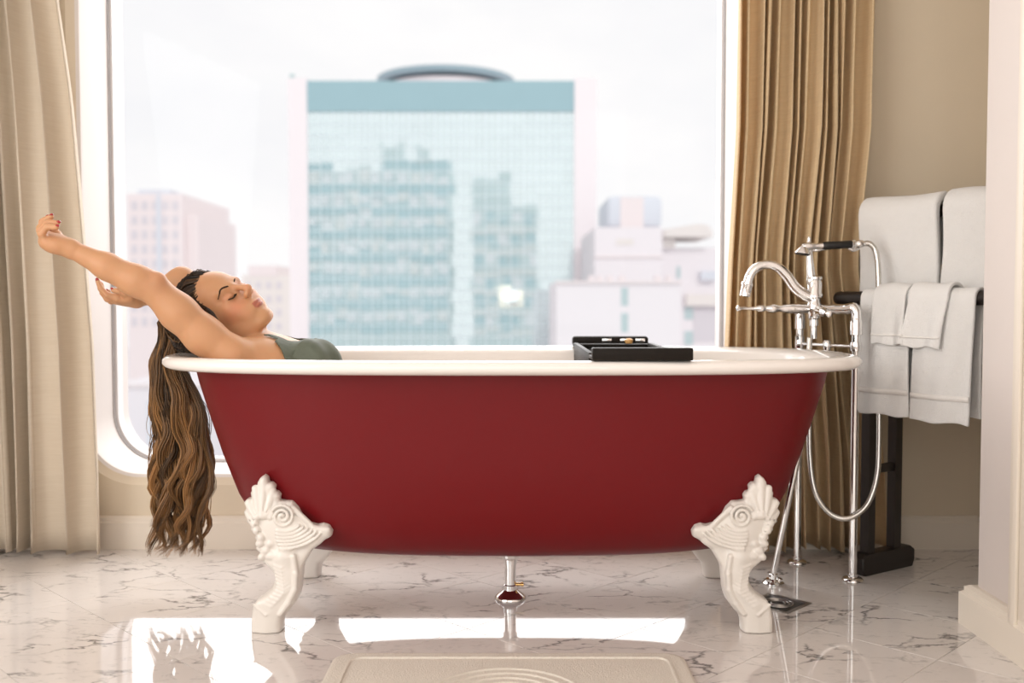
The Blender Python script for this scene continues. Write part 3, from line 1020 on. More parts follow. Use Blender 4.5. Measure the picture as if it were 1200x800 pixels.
    for (a, b) in ((344, 652), (347, 672), (346, 690), (338, 706), (329, 718)):
        if pr: cap(pr, (a, b), 3.2, 3.0, fr(b) + 0.001, fr(b) + 0.001, 0.004)
        pr = (a, b)
    # curved ribs across the leg
    for i in range(12):
        t = i / 11
        if t < 0.6:
            cxp, cyp = 328 + 7 * t, 664 + 46 * t
        else:
            cxp, cyp = 332 - 38 * (t - 0.6), 691.6 + 42 * (t - 0.6)
        cap((cxp - 7, cyp - 2), (cxp + 2, cyp + 1), 1.5, 1.7, fr(cyp) + 0.003, fr(cyp) - 0.001, 0.003)
        cap((cxp + 2, cyp + 1), (cxp + 9, cyp - 3), 1.7, 1.4, fr(cyp) - 0.001, fr(cyp) + 0.001, 0.003)
    # collar of the hoof
    cap((298, 708), (312, 719), 1.7, 1.7, -0.002, -0.0075, 0.003)
    cap((312, 719), (327, 713), 1.7, 1.7, -0.0075, -0.002, 0.003)
    f.half((0, 0, 0.0008), (0, 0, -1))
    V, Q = f.mesh()
    return V - np.array(TC), Q
FV, FQ = foot_mesh()
f0 = np_mesh('claw_foot', FV, FQ, M['foot'], tub)
f0.location = (0, 0, 0)
for sx, sy in ((-1, 1), (1, -1), (-1, -1)):
    o = f0.copy(); COL.objects.link(o); o.parent = tub; o.scale = (sx, sy, 1)

# ================================================================== BATH CADDY
cd = thing('bath_caddy', 'black bath caddy tray laid across the tub rim', 'bath tray', (0.29, TC.y, 0.651))
x0, x1 = 0.178, 0.402
m = MB().box((x0, 2.203, 0.6515), (x1, 2.232, 0.680), 0.003); m.build('end_block', M['caddy'], cd)
m = MB().box((x0, 2.928, 0.6515), (x1, 2.962, 0.680), 0.008); m.build('end_block', M['caddy'], cd)
m = MB().box((x0, 2.310, 0.600), (x0 + 0.012, 2.860, 0.664), 0.002); m.build('side_panel', M['caddy'], cd)
m = MB().box((x1 - 0.012, 2.310, 0.600), (x1, 2.860, 0.664), 0.002); m.build('side_panel', M['caddy'], cd)
for ya, yb_ in ((2.232, 2.310), (2.860, 2.928)):
    m = MB().box((x0, ya, 0.6515), (x1, yb_, 0.660), 0.002); m.build('rest_plate', M['caddy'], cd)
m = MB().box((x0 + 0.012, 2.310, 0.603), (x1 - 0.012, 2.860, 0.611), 0.001); m.build('tray_floor', M['caddy'], cd)
for px in (711, 732, 750):
    p = P(px, 404, 2.927)
    mm = MB().box((p.x - 0.014, 2.922, 0.662), (p.x + 0.014, 2.9275, 0.673), 0.001)
    mm.box((p.x - 0.011, 2.9195, 0.666), (p.x + 0.011, 2.922, 0.670), 0.0008)
    mm.build('metal_clip', M['chrome'], cd)
p = P(737, 405, 2.90)
k = MB().lathe([(0, 0), (0.010, 0), (0.012, 0.006), (0.012, 0.010), (0.007, 0.014), (0.0, 0.015)], (p.x, 2.90, 0.6605), n=14).build('candle_stub', mat('amber_wax', (0.75, 0.42, 0.15), 0.4))
tag(k, 'small amber stub resting inside the black caddy tray', 'candle')

# ================================================================== TUB FILLER (freestanding mixer)
tf = thing('tub_filler', 'freestanding chrome tub filler with curved spout and cross bar', 'faucet', (0.90, 2.86, 0))
pA = P(999, 683, 2.767); pB = P(934, 662, 2.955)      # floor points of the two risers
zt = P(999, 372, 2.767).z; zt2 = P(936, 366, 2.955).z
def riser(p, ztop, nm, parent):
    o = MB().lathe([(0, 0.0005), (0.030, 0.0005), (0.030, 0.003), (0.026, 0.008), (0.014, 0.012), (0.014, 0.020), (0.011, 0.021), (0.011, 0.06), (0.0, 0.06)], (p.x, p.y, 0), n=24).build('floor_flange', M['chrome'], parent)
    h = ztop
    MB().lathe([(0, 0.02), (0.0115, 0.02), (0.0115, h - 0.085), (0.0155, h - 0.083), (0.0155, h - 0.070), (0.0125, h - 0.068), (0.0125, h - 0.05), (0.017, h - 0.048), (0.017, h - 0.012), (0.014, h), (0, h)], (p.x, p.y, 0), n=20).build(nm, M['chrome'], parent)
riser(Vector((pA.x, pA.y, 0)), zt, 'riser_pipe', tf)
riser(Vector((pB.x, pB.y, 0)), zt2, 'riser_pipe', tf)
zb = P(952, 362, 2.86).z
A = Vector((pA.x, pA.y, zb)); B = Vector((pB.x, pB.y, zb + 0.004))
ctr = P(954, 362, 2.86)
# cross body with elbows
path = [Vector((A.x, A.y, zt - 0.012)), Vector((A.x, A.y, zb - 0.012)), A + (ctr - A) * 0.06 + Vector((0, 0, 0.002)), A + (ctr - A) * 0.22, A + (ctr - A) * 0.5, ctr]
MB().tube(catmull(path, 6), [0.014] * 12 + [0.0165] * 7 + [0.015] * 6 + [0.013] * 5 + [0.012], 16).build('inlet_arm', M['chrome'], tf)
path = [Vector((B.x, B.y, zt2 - 0.012)), Vector((B.x, B.y, zb - 0.012)), B + (ctr - B) * 0.06, B + (ctr - B) * 0.22, B + (ctr - B) * 0.5, ctr]
MB().tube(catmull(path, 6), [0.014] * 12 + [0.0165] * 7 + [0.015] * 6 + [0.013] * 5 + [0.012], 16).build('inlet_arm', M['chrome'], tf)
# central body stack (turned)
zc = ctr.z
MB().lathe([(0, -0.085), (0.009, -0.085), (0.009, -0.050), (0.013, -0.048), (0.013, -0.030), (0.017, -0.026), (0.017, -0.016), (0.021, -0.010), (0.022, 0.012), (0.018, 0.020), (0.018, 0.030), (0.024, 0.034), (0.024, 0.042), (0.021, 0.046), (0.022, 0.074), (0.019, 0.082), (0.022, 0.085), (0.022, 0.092), (0.015, 0.096), (0, 0.096)], ctr, n=24).build('valve_body', M['chrome'], tf)
# lever handles
def lever(a, b, nm):
    a = Vector(a); b = Vector(b); L = (b - a).length
    prof = [(0, 0), (0.013, 0.0), (0.0145, L*0.22), (0.012, L*0.36), (0.009, L*0.42), (0.012, L*0.46), (0.0135, L*0.52), (0.010, L*0.57), (0.007, L*0.60), (0.0105, L*0.64), (0.0105, L*0.70), (0.006, L*0.73), (0.0042, L*0.80), (0.0046, L*0.93), (0.0085, L*0.965), (0.0085, L*0.985), (0.004, L), (0, L)]
    MB().lathe(prof, a, b - a, 18).build(nm, M['chrome'], tf)
lever(ctr + Vector((-0.012, 0, 0)), P(863, 361, 2.84), 'lever_handle')
lever(ctr + Vector((0.004, -0.012, -0.002)), P(972, 368, 2.66), 'lever_handle')
# spout
sp = [P(956, 349, 2.86), P(944, 346, 2.86), P(932, 337, 2.86), P(922, 323, 2.86), P(911, 313, 2.86), P(898, 310, 2.86), P(886, 314, 2.86), P(879, 323, 2.86), P(876, 334, 2.86)]
sc_ = catmull(sp, 6)
MB().tube(sc_, [0.0185 - 0.005 * min(1, i / (len(sc_) * 0.6)) for i in range(len(sc_))], 18).build('spout', M['chrome'], tf)
spout_o = COL.objects[-1]
t0 = P(876.5, 331, 2.86); t1 = P(873, 347, 2.86)
MB().lathe([(0, 0), (0.017, 0), (0.018, 0.005), (0.0155, 0.010), (0.0155, (t1 - t0).length), (0.012, (t1 - t0).length), (0.012, (t1 - t0).length - 0.006), (0, (t1 - t0).length - 0.006)], t0, t1 - t0, 18).build('spout_nozzle', M['chrome'], spout_o)
# cradle post and finial
b0 = P(951, 331, 2.86); b1 = P(948, 292, 2.86)
L = (b1 - b0).length
MB().lathe([(0, -0.01), (0.014, -0.01), (0.015, 0.0), (0.0155, 0.008), (0.013, 0.02), (0.0095, L * 0.8), (0.010, L), (0.0, L)], b0, b1 - b0, 20).build('cradle_post', M['chrome'], tf)
cradle_o = COL.objects[-1]
L2 = 0.036
MB().lathe([(0, -0.006), (0.011, -0.006), (0.013, 0.004), (0.011, 0.012), (0.006, 0.020), (0.0045, 0.026), (0.0055, 0.029), (0.003, 0.036), (0, 0.037)], b1, (0, 0, 1), 16).build('finial', M['chrome'], cradle_o)
cr = catmull([P(948, 291, 2.86), P(956, 293, 2.85), P(966, 291, 2.85), P(980, 289.5, 2.85), P(992, 289, 2.85), P(999, 293, 2.85), P(1006, 290, 2.85), P(1009, 285, 2.85)], 5)
MB().tube(cr, 0.0055, 12).build('cradle_arm', M['chrome'], cradle_o)
# stabiliser bar
c0 = P(936, 406, 2.955); c1 = P(1000, 406, 2.767)
zb2 = c1.z
MB().tube([Vector((pB.x, pB.y, zb2)), Vector((pA.x, pA.y, zb2))], 0.0055, 12).build('stabiliser_bar', M['chrome'], tf)
for p in (pA, pB):
    MB().lathe([(0, -0.012), (0.0155, -0.012), (0.0165, -0.004), (0.0165, 0.004), (0.0155, 0.012), (0, 0.012)], (p.x, p.y, zb2), n=18).build('pipe_clamp', M['chrome'], tf)
mid = (pA + pB) / 2
MB().lathe([(0, -0.018), (0.008, -0.018), (0.011, -0.01), (0.011, 0.01), (0.008, 0.014), (0, 0.014)], (mid.x, mid.y, zb2), n=16).build('bar_joint', M['chrome'], tf)

# hand shower with hose (lies in the cradle)
hs = thing('hand_shower', 'chrome hand shower with black grip lying in the cradle of the tub filler', 'hand shower', tuple(P(965, 286, 2.845)))
dh = 2.838
h0, h1 = P(940, 289, dh), P(1013, 285.5, dh)
ax = (h1 - h0); LL = ax.length
MB().lathe([(0, 0.0), (0.010, 0.0), (0.0125, 0.012), (0.010, 0.03), (0.0075, 0.045), (0.009, LL*0.34), (0, LL*0.34)], h0, ax, 16).build('neck', M['chrome'], hs)
MB().lathe([(0, LL*0.33), (0.0098, LL*0.33), (0.0112, LL*0.36), (0.0112, LL*0.78), (0.0098, LL*0.80), (0, LL*0.80)], h0, ax, 18).build('grip', M['black'], hs)
MB().lathe([(0, LL*0.79), (0.0125, LL*0.79), (0.0125, LL*0.83), (0.009, LL*0.86), (0.012, LL*0.89), (0.012, LL*0.95), (0.007, LL*1.02), (0, LL*1.02)], h0, ax, 18).build('hose_coupling', M['chrome'], hs)
hp = P(941, 293, dh)
MB().lathe([(0, 0.016), (0.006, 0.016), (0.012, 0.008), (0.023, -0.006), (0.024, -0.010), (0.0, -0.010)], hp, (0.15, 0, 1), 22).build('shower_head', M['chrome'], hs)
head_o = COL.objects[-1]
MB().lathe([(0, -0.0102), (0.021, -0.0102), (0.020, -0.014), (0.0, -0.014)], hp, (0.15, 0, 1), 22).build('spray_plate', M['black'], head_o)
hose = catmull([P(1012, 285.5, dh), P(1020, 286, 2.835), P(1027, 297, 2.83), P(1029.5, 325, 2.82), P(1030, 380, 2.80), P(1030, 450, 2.78), P(1030, 515, 2.765), P(1028, 556, 2.755), P(1019, 586, 2.75), P(1005, 602, 2.748), P(988, 607.5, 2.75), P(970, 599, 2.76), P(955, 575, 2.77), P(949, 535, 2.79), P(948, 480, 2.81), P(947.5, 430, 2.84), P(949, 396, 2.86)], 14)
rr = []
pts = []
for i, p in enumerate(hose):
    pts.append(p); rr.append(0.0085)
    if i < len(hose) - 1:
        pts.append((p + hose[i+1]) / 2); rr.append(0.0070)
MB().tube(pts, rr, 10).build('hose', M['hose'], hs, True, 180)

# overflow / waste pipe leaning from the tub to the floor
wp = P(906, 687, 2.735)
o = thing('waste_pipe', 'slanting chrome waste pipe from the tub end to the marble floor', 'pipe', (wp.x, wp.y, 0))
wt = Vector((0.815, 2.66, 0.60))
d = wt - Vector((wp.x, wp.y, 0.03))
MB().tube([Vector((wp.x, wp.y, 0.024)), Vector((wp.x, wp.y, 0.03)) + d * 0.03, wt], 0.0085, 14).build('pipe', M['chrome'], o)
MB().lathe([(0, 0.0005), (0.030, 0.0005), (0.030, 0.004), (0.022, 0.010), (0.013, 0.014), (0.013, 0.028), (0.010, 0.030), (0, 0.030)], (wp.x, wp.y, 0), n=24).build('floor_flange', M['chrome'], o)
for sgn in (-1, 1):
    MB().lathe([(0, 0), (0.007, 0), (0.007, 0.012), (0, 0.012)], (wp.x + 0.014 * sgn, wp.y - 0.008, 0.006), (0.3 * sgn, -0.2, 1), 10).build('flange_bolt', M['chrome'], o)

# square floor drain
fd = P(918, 709, 2.55)
fx, fy = 0.690, 2.553
g = thing('floor_drain', 'small square metal floor drain set diagonally beside the right tub foot', 'floor drain', (fx, fy, 0))
h = 0.062
def rot45(x, y): return (fx + (x - y) * 0.7071, fy + (x + y) * 0.7071)
mm = MB()
outer = [(-h, -h), (h, -h), (h, h), (-h, h)]
sqs = [(1.0, 0.0004), (1.0, 0.0022), (0.86, 0.0026), (0.82, 0.0006)]
mm.loft([[(*rot45(a*s, b*s), z) for a, b in outer] for s, z in sqs], True)
mm.build('drain_frame', mat('brushed_steel', (0.42, 0.40, 0.38), 0.3, metal=1.0), g, True, 25)
mm = MB().loft([[(*rot45(a*0.82, b*0.82), 0.0006) for a, b in outer], [(*rot45(a*0.2, b*0.2), 0.0005) for a, b in outer]], True, False, True)
mm.build('drain_well', M['black'], g, False)
for r0 in (0.018, 0.028, 0.038):
    mm = MB().tube([(fx + r0*math.cos(a*math.pi/16), fy + r0*math.sin(a*math.pi/16), 0.0016) for a in range(33)], 0.0022, 6, False)
    mm.build('grate_ring', bpy.data.materials['brushed_steel'], g)

# ================================================================== TOWEL STAND AND TOWELS
# the stand is turned: U runs along its rails, W across (front to back)
FA = Vector((0.985, 2.815, 0)); FB = Vector((1.185, 2.945, 0))
Wd = (FB - FA).normalized()
Ud = Vector((Wd.y, -Wd.x, 0))
st = thing('towel_stand', 'dark stained wooden towel stand at the niche', 'towel rack', tuple((FA + FB) / 2))
def rod(a, b, r, nm, n=14, round_end=True):
    a = Vector(a); b = Vector(b); L = (b - a).length
    pr = [(0, 0), (r*0.6, r*0.12), (r*0.92, r*0.45), (r, r), (r, L - r), (r*0.92, L - r*0.45), (r*0.6, L - r*0.12), (0, L)]
    return MB().lathe(pr, a, b - a, n).build(nm, M['darkwood'], st)
def bar(a, b, w, h, nm):
    """square bar from a to b: w across, h tall"""
    a = Vector(a); b = Vector(b); t = (b - a).normalized()
    up = Vector((0, 0, 1)) if abs(t.z) < 0.9 else Wd
    s = t.cross(up).normalized(); u = s.cross(t)
    loops = []
    for p, f in ((a, 0.8), (a + t*0.004, 1.0), (b - t*0.004, 1.0), (b, 0.8)):
        loops.append([p + s*(w/2*f*i) + u*(h/2*f*j) for i, j in ((-1,-1),(1,-1),(1,1),(-1,1))])
    return MB().loft(loops, True, True, True).build(nm, M['darkwood'], st, True, 25)
LEN = 0.47
ZL, ZT = 0.792, 1.036
Pf = FA + Wd * 0.045      # front post, carries the low rail
Pb = FA + Wd * 0.165      # back post, carries the high rail
for s in (0.0, LEN):
    o_ = Ud * s
    # foot with rounded ends
    a, b = FA + o_, FB + o_
    lp = []
    prof = [(-0.5, 0.02), (-0.5, 0.05), (-0.42, 0.062), (0.42, 0.062), (0.5, 0.05), (0.5, 0.02), (0.46, 0.0006), (-0.46, 0.0006)]
    Lf = (b - a).length
    mid_ = (a + b) / 2
    for hw in (-0.021, -0.017, 0.017, 0.021):
        sc = 0.97 if abs(hw) > 0.02 else 1.0
        lp.append([mid_ + Wd * (t * Lf * sc) + Ud * hw + Vector((0, 0, max(0.0006, z * sc))) for t, z in prof])
    MB().loft(lp, True, True, True).build('foot', M['darkwood'], st, True, 25)
    bar(Pf + o_ + Vector((0, 0, 0.058)), Pf + o_ + Vector((0, 0, ZL - 0.015)), 0.028, 0.030, 'post')
    bar(Pb + o_ + Vector((0, 0, 0.058)), Pb + o_ + Vector((0, 0, ZT - 0.015)), 0.028, 0.030, 'post')
    for z in (0.30, 0.56):
        bar(Pf + o_ + Wd * 0.013 + Vector((0, 0, z)), Pb + o_ - Wd * 0.013 + Vector((0, 0, z)), 0.018, 0.022, 'crossbar')
rod(Pf - Ud * 0.125 + Vector((0, 0, ZL)), Pf + Ud * (LEN + 0.075) + Vector((0, 0, ZL)), 0.0195, 'rail')
rod(Pb - Ud * 0.02 + Vector((0, 0, ZT)), Pb + Ud * (LEN + 0.03) + Vector((0, 0, ZT)), 0.0175, 'rail')

def towel(name, rail, z, rr, u0, u1, lf, lb, th, label, seed, group, band=True, flare=0.0, tilt=0.0):
    """cloth folded over a rail: lf/lb lengths of the front and rear flaps, rr radius of the bend"""
    r = random.Random(seed)
    # centre line in (w, z): front flap bottom -> over the rail -> back flap bottom
    line = []
    nfl = 22
    for i in range(nfl):
        t = i / nfl
        line.append((-rr, -lf * (1 - t), t))
    for i in range(11):
        a = math.pi * i / 10
        line.append((-rr * math.cos(a), rr * math.sin(a), 1))
    for i in range(1, 15):
        line.append((rr, -lb * i / 14, 1))
    nu = 20
    ph = [r.uniform(0, 6.28) for _ in range(4)]
    V, F = [], []
    for j in range(nu + 1):
        s = j / nu
        for i, (w, zz, t) in enumerate(line):
            drop = max(0.0, -zz)
            wav = 0.005 * math.sin(s * 7 + ph[0]) * min(1, drop / 0.08) + 0.0035 * math.sin(s * 13 + ph[1] + drop * 9) * min(1, drop / 0.12)
            ww = w + (wav if w < 0 else -wav * 0.5) - (0.010 * min(1, drop / lf) if w < 0 else 0)
            uu = u0 + (u1 - u0) * s + (s - 0.5) * flare * drop + tilt * drop + 0.003 * math.sin(drop * 16 + ph[2]) * (1 if j in (0, nu) else 0.4)
            zz2 = zz + (0.003 * math.sin(s * 9 + ph[3]) if i in (0, len(line) - 1) else 0) + 0.003 * math.sin(s * 5 + ph[3]) * (1 if w > -rr * 0.99 and drop == 0 else 0)
            p = rail + Ud * uu + Wd * ww + Vector((0, 0, z + zz2))
            V.append(p)
    n = len(line)
    for j in range(nu):
        for i in range(n - 1):
            F.append((j*n+i, (j+1)*n+i, (j+1)*n+i+1, j*n+i+1))
    me = bpy.data.meshes.new(name); me.from_pydata(V, [], F); me.materials.append(M['towel'])
    o = link(name, me, None, True, 180)
    md = o.modifiers.new('cloth_thickness', 'SOLIDIFY'); md.thickness = th; md.offset = 0.0
    md2 = o.modifiers.new('soft_edge', 'BEVEL'); md2.width = th * 0.42; md2.segments = 3; md2.limit_method = 'ANGLE'; md2.angle_limit = math.radians(60)
    tag(o, label, 'towel', group)
    if band:
        # woven border stripe near the hem of the front flap
        bm = MB()
        loops = []
        for j in range(nu + 1):
            k = [j * n + 4, j * n + 5]
            a, b = V[k[0]], V[k[1]]
            loops.append([a - Wd * (th * 0.5 + 0.0008), a - Wd * (th * 0.5 + 0.002), b - Wd * (th * 0.5 + 0.002), b - Wd * (th * 0.5 + 0.0008)])
        bm.loft(loops, True, True, True)
        b_ = bm.build('border_stripe', M['towel_band'], o, True, 180)
        b_.location = (0, 0, 0)
    return o
M['towel_band'] = mat('smooth_towel_border', lin((240, 236, 231)), 0.8, noise=(60, 0.02))
def u_at(rail, px, z):
    """position along the rail that is seen at photo column px"""
    k = (px - 600) / FPX
    return (k * rail.y - rail.x) / (Ud.x - k * Ud.y)
RT = Pb.copy(); RL = Pf.copy()
ua = u_at(RT, 1014, 1); ub = u_at(RT, 1110, 1)
towel('bath_towel', RT, ZT, 0.040, ua + 0.010, ub - 0.004, 0.40, 0.15, 0.026, 'thick white bath towel on the high rail, behind the shower hose', 1, 'towels on the stand')
towel('bath_towel', RT, ZT, 0.042, ub + 0.012, ub + 0.205, 0.42, 0.38, 0.026, 'thick white bath towel on the high rail, cut off by the right wall', 2, 'towels on the stand')
ua = u_at(RL, 1013, 1); ub = u_at(RL, 1076, 1); uc = u_at(RL, 1150, 1)
towel('hand_towel', RL, ZL, 0.0245, ua + 0.004, ub - 0.006, 0.325, 0.30, 0.010, 'long white towel on the low rail, its hem beside the curtain', 3, 'towels on the stand')
towel('hand_towel', RL, ZL, 0.0245, ub + 0.008, uc - 0.002, 0.330, 0.315, 0.010, 'long white towel hanging lowest on the low rail next to the right wall', 4, 'towels on the stand', tilt=-0.03)
u1 = u_at(RL, 1034, 1); u2 = u_at(RL, 1073, 1); u3 = u_at(RL, 1069, 1); u4 = u_at(RL, 1121, 1)
towel('face_towel', RL, ZL, 0.0365, u1, u2 - 0.003, 0.128, 0.11, 0.009, 'small white face towel folded over the long towels, nearer the hose', 5, 'towels on the stand')
towel('face_towel', RL, ZL, 0.0375, u2 + 0.006, u4, 0.132, 0.11, 0.009, 'small white face towel hanging askew over the long towels, nearer the right wall', 6, 'towels on the stand', tilt=-0.10)

# ================================================================== BATH MAT
mt = thing('bath_mat', 'white terry bath mat with embossed rings on the floor before the tub', 'bath mat', (0, 1.9, 0))
def rrect(x0, x1, y0, y1, r, z, n=8):
    out = []
    for cx, cy, a0 in ((x1-r, y1-r, 0), (x0+r, y1-r, 90), (x0+r, y0+r, 180), (x1-r, y0+r, 270)):
        for k in range(n + 1):
            a = math.radians(a0 + 90 * k / n)
            out.append((cx + r*math.cos(a), cy + r*math.sin(a), z))
    return out
mx0, mx1, my0, my1 = -0.385, 0.372, 1.62, 2.165
lp = []
for ins, z in ((0, 0.0006), (-0.004, 0.003), (-0.003, 0.0075), (0.003, 0.010), (0.010, 0.0105)):
    lp.append(rrect(mx0 + ins, mx1 - ins, my0 + ins, my1 - ins, 0.045, z))
m = MB().loft(lp, True, True, True); m.build('mat_cloth', M['mat'], mt, True, 60)
for r0 in (0.035, 0.06, 0.085, 0.11, 0.135, 0.16):
    pts = [(-0.012 + r0*math.cos(a*math.pi/24), 1.905 + r0*math.sin(a*math.pi/24), 0.0105) for a in range(49)]
    MB().tube(pts, 0.0035, 6, False).build('embossed_ring', M['mat'], mt)
lp = [[(p[0], p[1], p[2]) for p in rrect(mx0+0.035, mx1-0.035, my0+0.035, my1-0.035, 0.03, 0.0105)]]
r_ = lp[0] + [lp[0][0]]
MB().tube(r_, 0.004, 6, False).build('border_welt', M['mat'], mt)

# ================================================================== THE CITY OUTSIDE
ZG = -42.0
o = MB().box((-600, 8.0, ZG - 1), (600, 900, ZG)).build('ground', M['ground'], None, False)
struct(o, 'pale city ground far below the window', 'ground')

def bld(name, label, px0, px1, py0, d, depth, material, cat='building', zb=ZG):
    a = P(px0, py0, d); b = P(px1, py0, d)
    t = thing(name, label, cat, ((a.x + b.x) / 2, d + depth / 2, zb))
    MB().box((a.x, d, zb), (b.x, d + depth, a.z)).build('wall', material, t, False)
    return t
def rect_part(t, nm, px0, px1, py0, py1, d, material, dep=0.25, out=0.12):
    a = P(px0, py0, d); b = P(px1, py1, d)
    return MB().box((a.x, d - out, b.z), (b.x, d + dep, a.z)).build(nm, material, t, False)

# ---- glass tower across the street
D = 75.0
tw = thing('glass_tower', 'wide glass office tower with white side piers and a round roof deck', 'building', (P(518, 400, D).x, D + 8, ZG))
a = P(360, 95, D); b = P(673, 388, D)
FX0, FX1, FZ1 = a.x, b.x, P(360, 131, D).z
MB().box((FX0, D + 0.35, ZG), (FX1, D + 16, a.z - 0.2)).build('core', M['tower_white'], tw, False)
for q0, q1 in ((338, 360), (673, 699)):
    p0 = P(q0, 92, D); p1 = P(q1, 92, D)
    MB().box((p0.x, D - 0.2, ZG), (p1.x, D + 16, p0.z)).build('pier', M['tower_white'], tw, False)
MB().box((FX0, D - 0.12, FZ1), (FX1, D + 0.35, a.z)).build('parapet_panel', M['tower_teal'], tw, False)
NC = 21
pitch = (FX1 - FX0) / NC
ph = P(500, 131, D).z - P(500, 145, D).z
NR = int((FZ1 - P(500, 432, D).z) / ph)
rest = MB()
n_parts = 0
pane_me = bpy.data.meshes.new('pane')
hw, hh = pitch / 2 - 0.03, ph / 2 - 0.03
mb_ = MB().box((-hw, 0, -hh), (hw, 0.06, hh))
pane_me.from_pydata(mb_.v, [], mb_.f); pane_me.materials.append(M['pane'])
rt = random.Random(5)
for r_ in range(NR):
    for c_ in range(NC):
        cx = FX0 + pitch * (c_ + 0.5); cz = FZ1 - ph * (r_ + 0.5)
        rx, rz = rt.gauss(0, 0.0016), rt.gauss(0, 0.0016)
        if n_parts < 294:
            o = bpy.data.objects.new('pane', pane_me)
            COL.objects.link(o); o.parent = tw
            o.location = Vector((cx, D, cz)) - tw.location
            o.rotation_euler = (rx, 0, rz)
            n_parts += 1
        else:
            yy0 = [D + sx * hw * rz - sz * hh * rx for sx, sz in ((-1,-1),(1,-1),(1,1),(-1,1))]
            rest.add([(cx-hw, yy0[0], cz-hh), (cx+hw, yy0[1], cz-hh), (cx+hw, yy0[2], cz+hh), (cx-hw, yy0[3], cz+hh)], [(0, 1, 2, 3)])
o = rest.build('lower_panes', M['pane'], tw, False); o['kind'] = 'stuff'
for c_ in range(NC * 2 + 1):
    x = FX0 + pitch * c_ / 2
    w_ = 0.05 if c_ % 2 == 0 else 0.03
    MB().box((x - w_, D - 0.07, ZG), (x + w_, D + 0.10, FZ1)).build('mullion', M['mullion'], tw, False)
for r_ in range(1, NR):
    z = FZ1 - ph * r_
    MB().box((FX0, D - 0.05, z - 0.045), (FX1, D + 0.10, z + 0.045)).build('transom', M['mullion'], tw, False)
# round roof deck
dc = P(522.5, 90, D + 7.0)
R_ = 79.5 / FPX * (D + 7.0)
zr = dc.z
MB().lathe([(0, 0), (R_ * 0.90, 0), (R_ * 0.90, zr - 1.0 - (a.z - 1)), (0, zr - 1.0 - (a.z - 1))], (dc.x, D + 7.0, a.z - 1), n=64).build('roof_drum', M['tower_white'], tw)
MB().lathe([(R_ * 0.90, -0.15), (R_, -0.1), (R_, 0.3), (R_ * 0.93, 0.35), (0, 0.35)], (dc.x, D + 7.0, zr - 0.6), n=64).build('roof_deck', M['tower_ring'], tw)
pm = P(341, 88, D)
MB().box((pm.x - 0.2, D + 0.5, pm.z - 0.8), (pm.x + 0.1, D + 0.8, pm.z + 0.2)).build('roof_lamp', M['b_mid'], tw, False)

# ---- low white block in front of the tower, right
d = 48.0
t = bld('low_block', 'plain white block with two narrow windows in front of the glass tower', 652, 798, 330, d, 9, M['b_white'])
rect_part(t, 'window', 728, 736, 337, 358, d, M['b_win'], 0.3, 0.02)
rect_part(t, 'window', 728, 736, 367, 389, d, M['b_win'], 0.3, 0.02)
rect_part(t, 'parapet', 651, 799, 329, 332, d, M['b_pink'])
for q in (690, 700, 712, 726, 768, 781):
    rect_part(t, 'roof_vent', q, q + 6, 323, 330, d + 4, M['b_pink'], 0.5)
# ---- pale office with rooftop plant room behind it
d = 62.0
t = bld('office_block', 'pale office block with a grey rooftop box right of the tower', 697, 776, 266, d, 12, M['b_white'])
p0 = P(712, 229, d + 3); p1 = P(776, 266, d + 3)
MB().box((p0.x, d + 3, p1.z), (p1.x, d + 10, p0.z), 0.35).build('plant_room', M['b_grey'], t)
rect_part(t, 'louvre_panel', 727, 754, 231, 266, d + 3, M['b_pink'], 0.2, 0.06)
rect_part(t, 'window', 722, 742, 280, 287, d, M['b_cream'], 0.2, 0.03)
rect_part(t, 'cornice', 697, 776, 300, 302, d, M['b_pink'], 0.2, 0.1)
# ---- house with barrel roof and balconies at the right window edge
d = 76.0
t = bld('terrace_house', 'small white house with a curved awning roof at the right window edge', 776, 846, 290, d, 10, M['b_white'])
p0 = P(776, 264, d); p1 = P(832, 277, d)
prof = []
nn = 10
lo_, hi_ = [], []
for i in range(nn + 1):
    s = i / nn
    x = p0.x + (p1.x - p0.x) * s
    zt_ = p1.z + (p0.z - p1.z) * (0.55 + 0.45 * min(1, s * 1.6)) * (1 if s < 0.85 else 1 - ((s - 0.85) / 0.15) ** 2 * 0.75)
    hi_.append((x, zt_)); lo_.append((x, p1.z - 0.1))
poly = lo_ + hi_[::-1]
MB().loft([[(x, d - 1.2, z) for x, z in poly], [(x, d + 6, z) for x, z in poly]], True, True, True).build('awning_roof', M['b_cream'], t, False)
for (q0, q1, r0, r1, mm_) in ((793, 797, 312, 326, 'b_win'), (777, 790, 280, 290, 'b_cream'), (820, 838, 318, 328, 'b_grey'), (803, 842, 345, 358, 'b_cream'), (802, 812, 360, 374, 'b_win'), (813, 842, 360, 400, 'b_winp'), (802, 812, 388, 404, 'b_win')):
    rect_part(t, 'window' if 'win' in mm_ else 'balcony', q0, q1, r0, r1, d, M[mm_], 0.2, 0.05 if 'win' in mm_ else 0.5)
# ---- tower block at the left
d = 110.0
t = bld('apartment_tower', 'pinkish apartment tower, haze put into its colour, at the left of the window', 148, 214, 227, d, 18, M['b_pink'])
p0 = P(213, 251, d); p1 = P(229, 251, d)
MB().box((p0.x, d + 1, ZG), (p1.x, d + 16, p0.z)).build('side_wing', M['b_pink'], t, False)
rect_part(t, 'roof_screen', 162, 200, 222, 229, d + 2, M['b_grey'], 3)
for c_ in range(5):
    for r_ in range(9):
        rect_part(t, 'window', 154 + c_ * 12, 161 + c_ * 12, 236 + r_ * 17, 246 + r_ * 17, d, M['b_winp'], 0.3, 0.05)
rect_part(t, 'stair_strip', 183, 190, 228, 330, d, M['b_grey'], 0.3, 0.08)
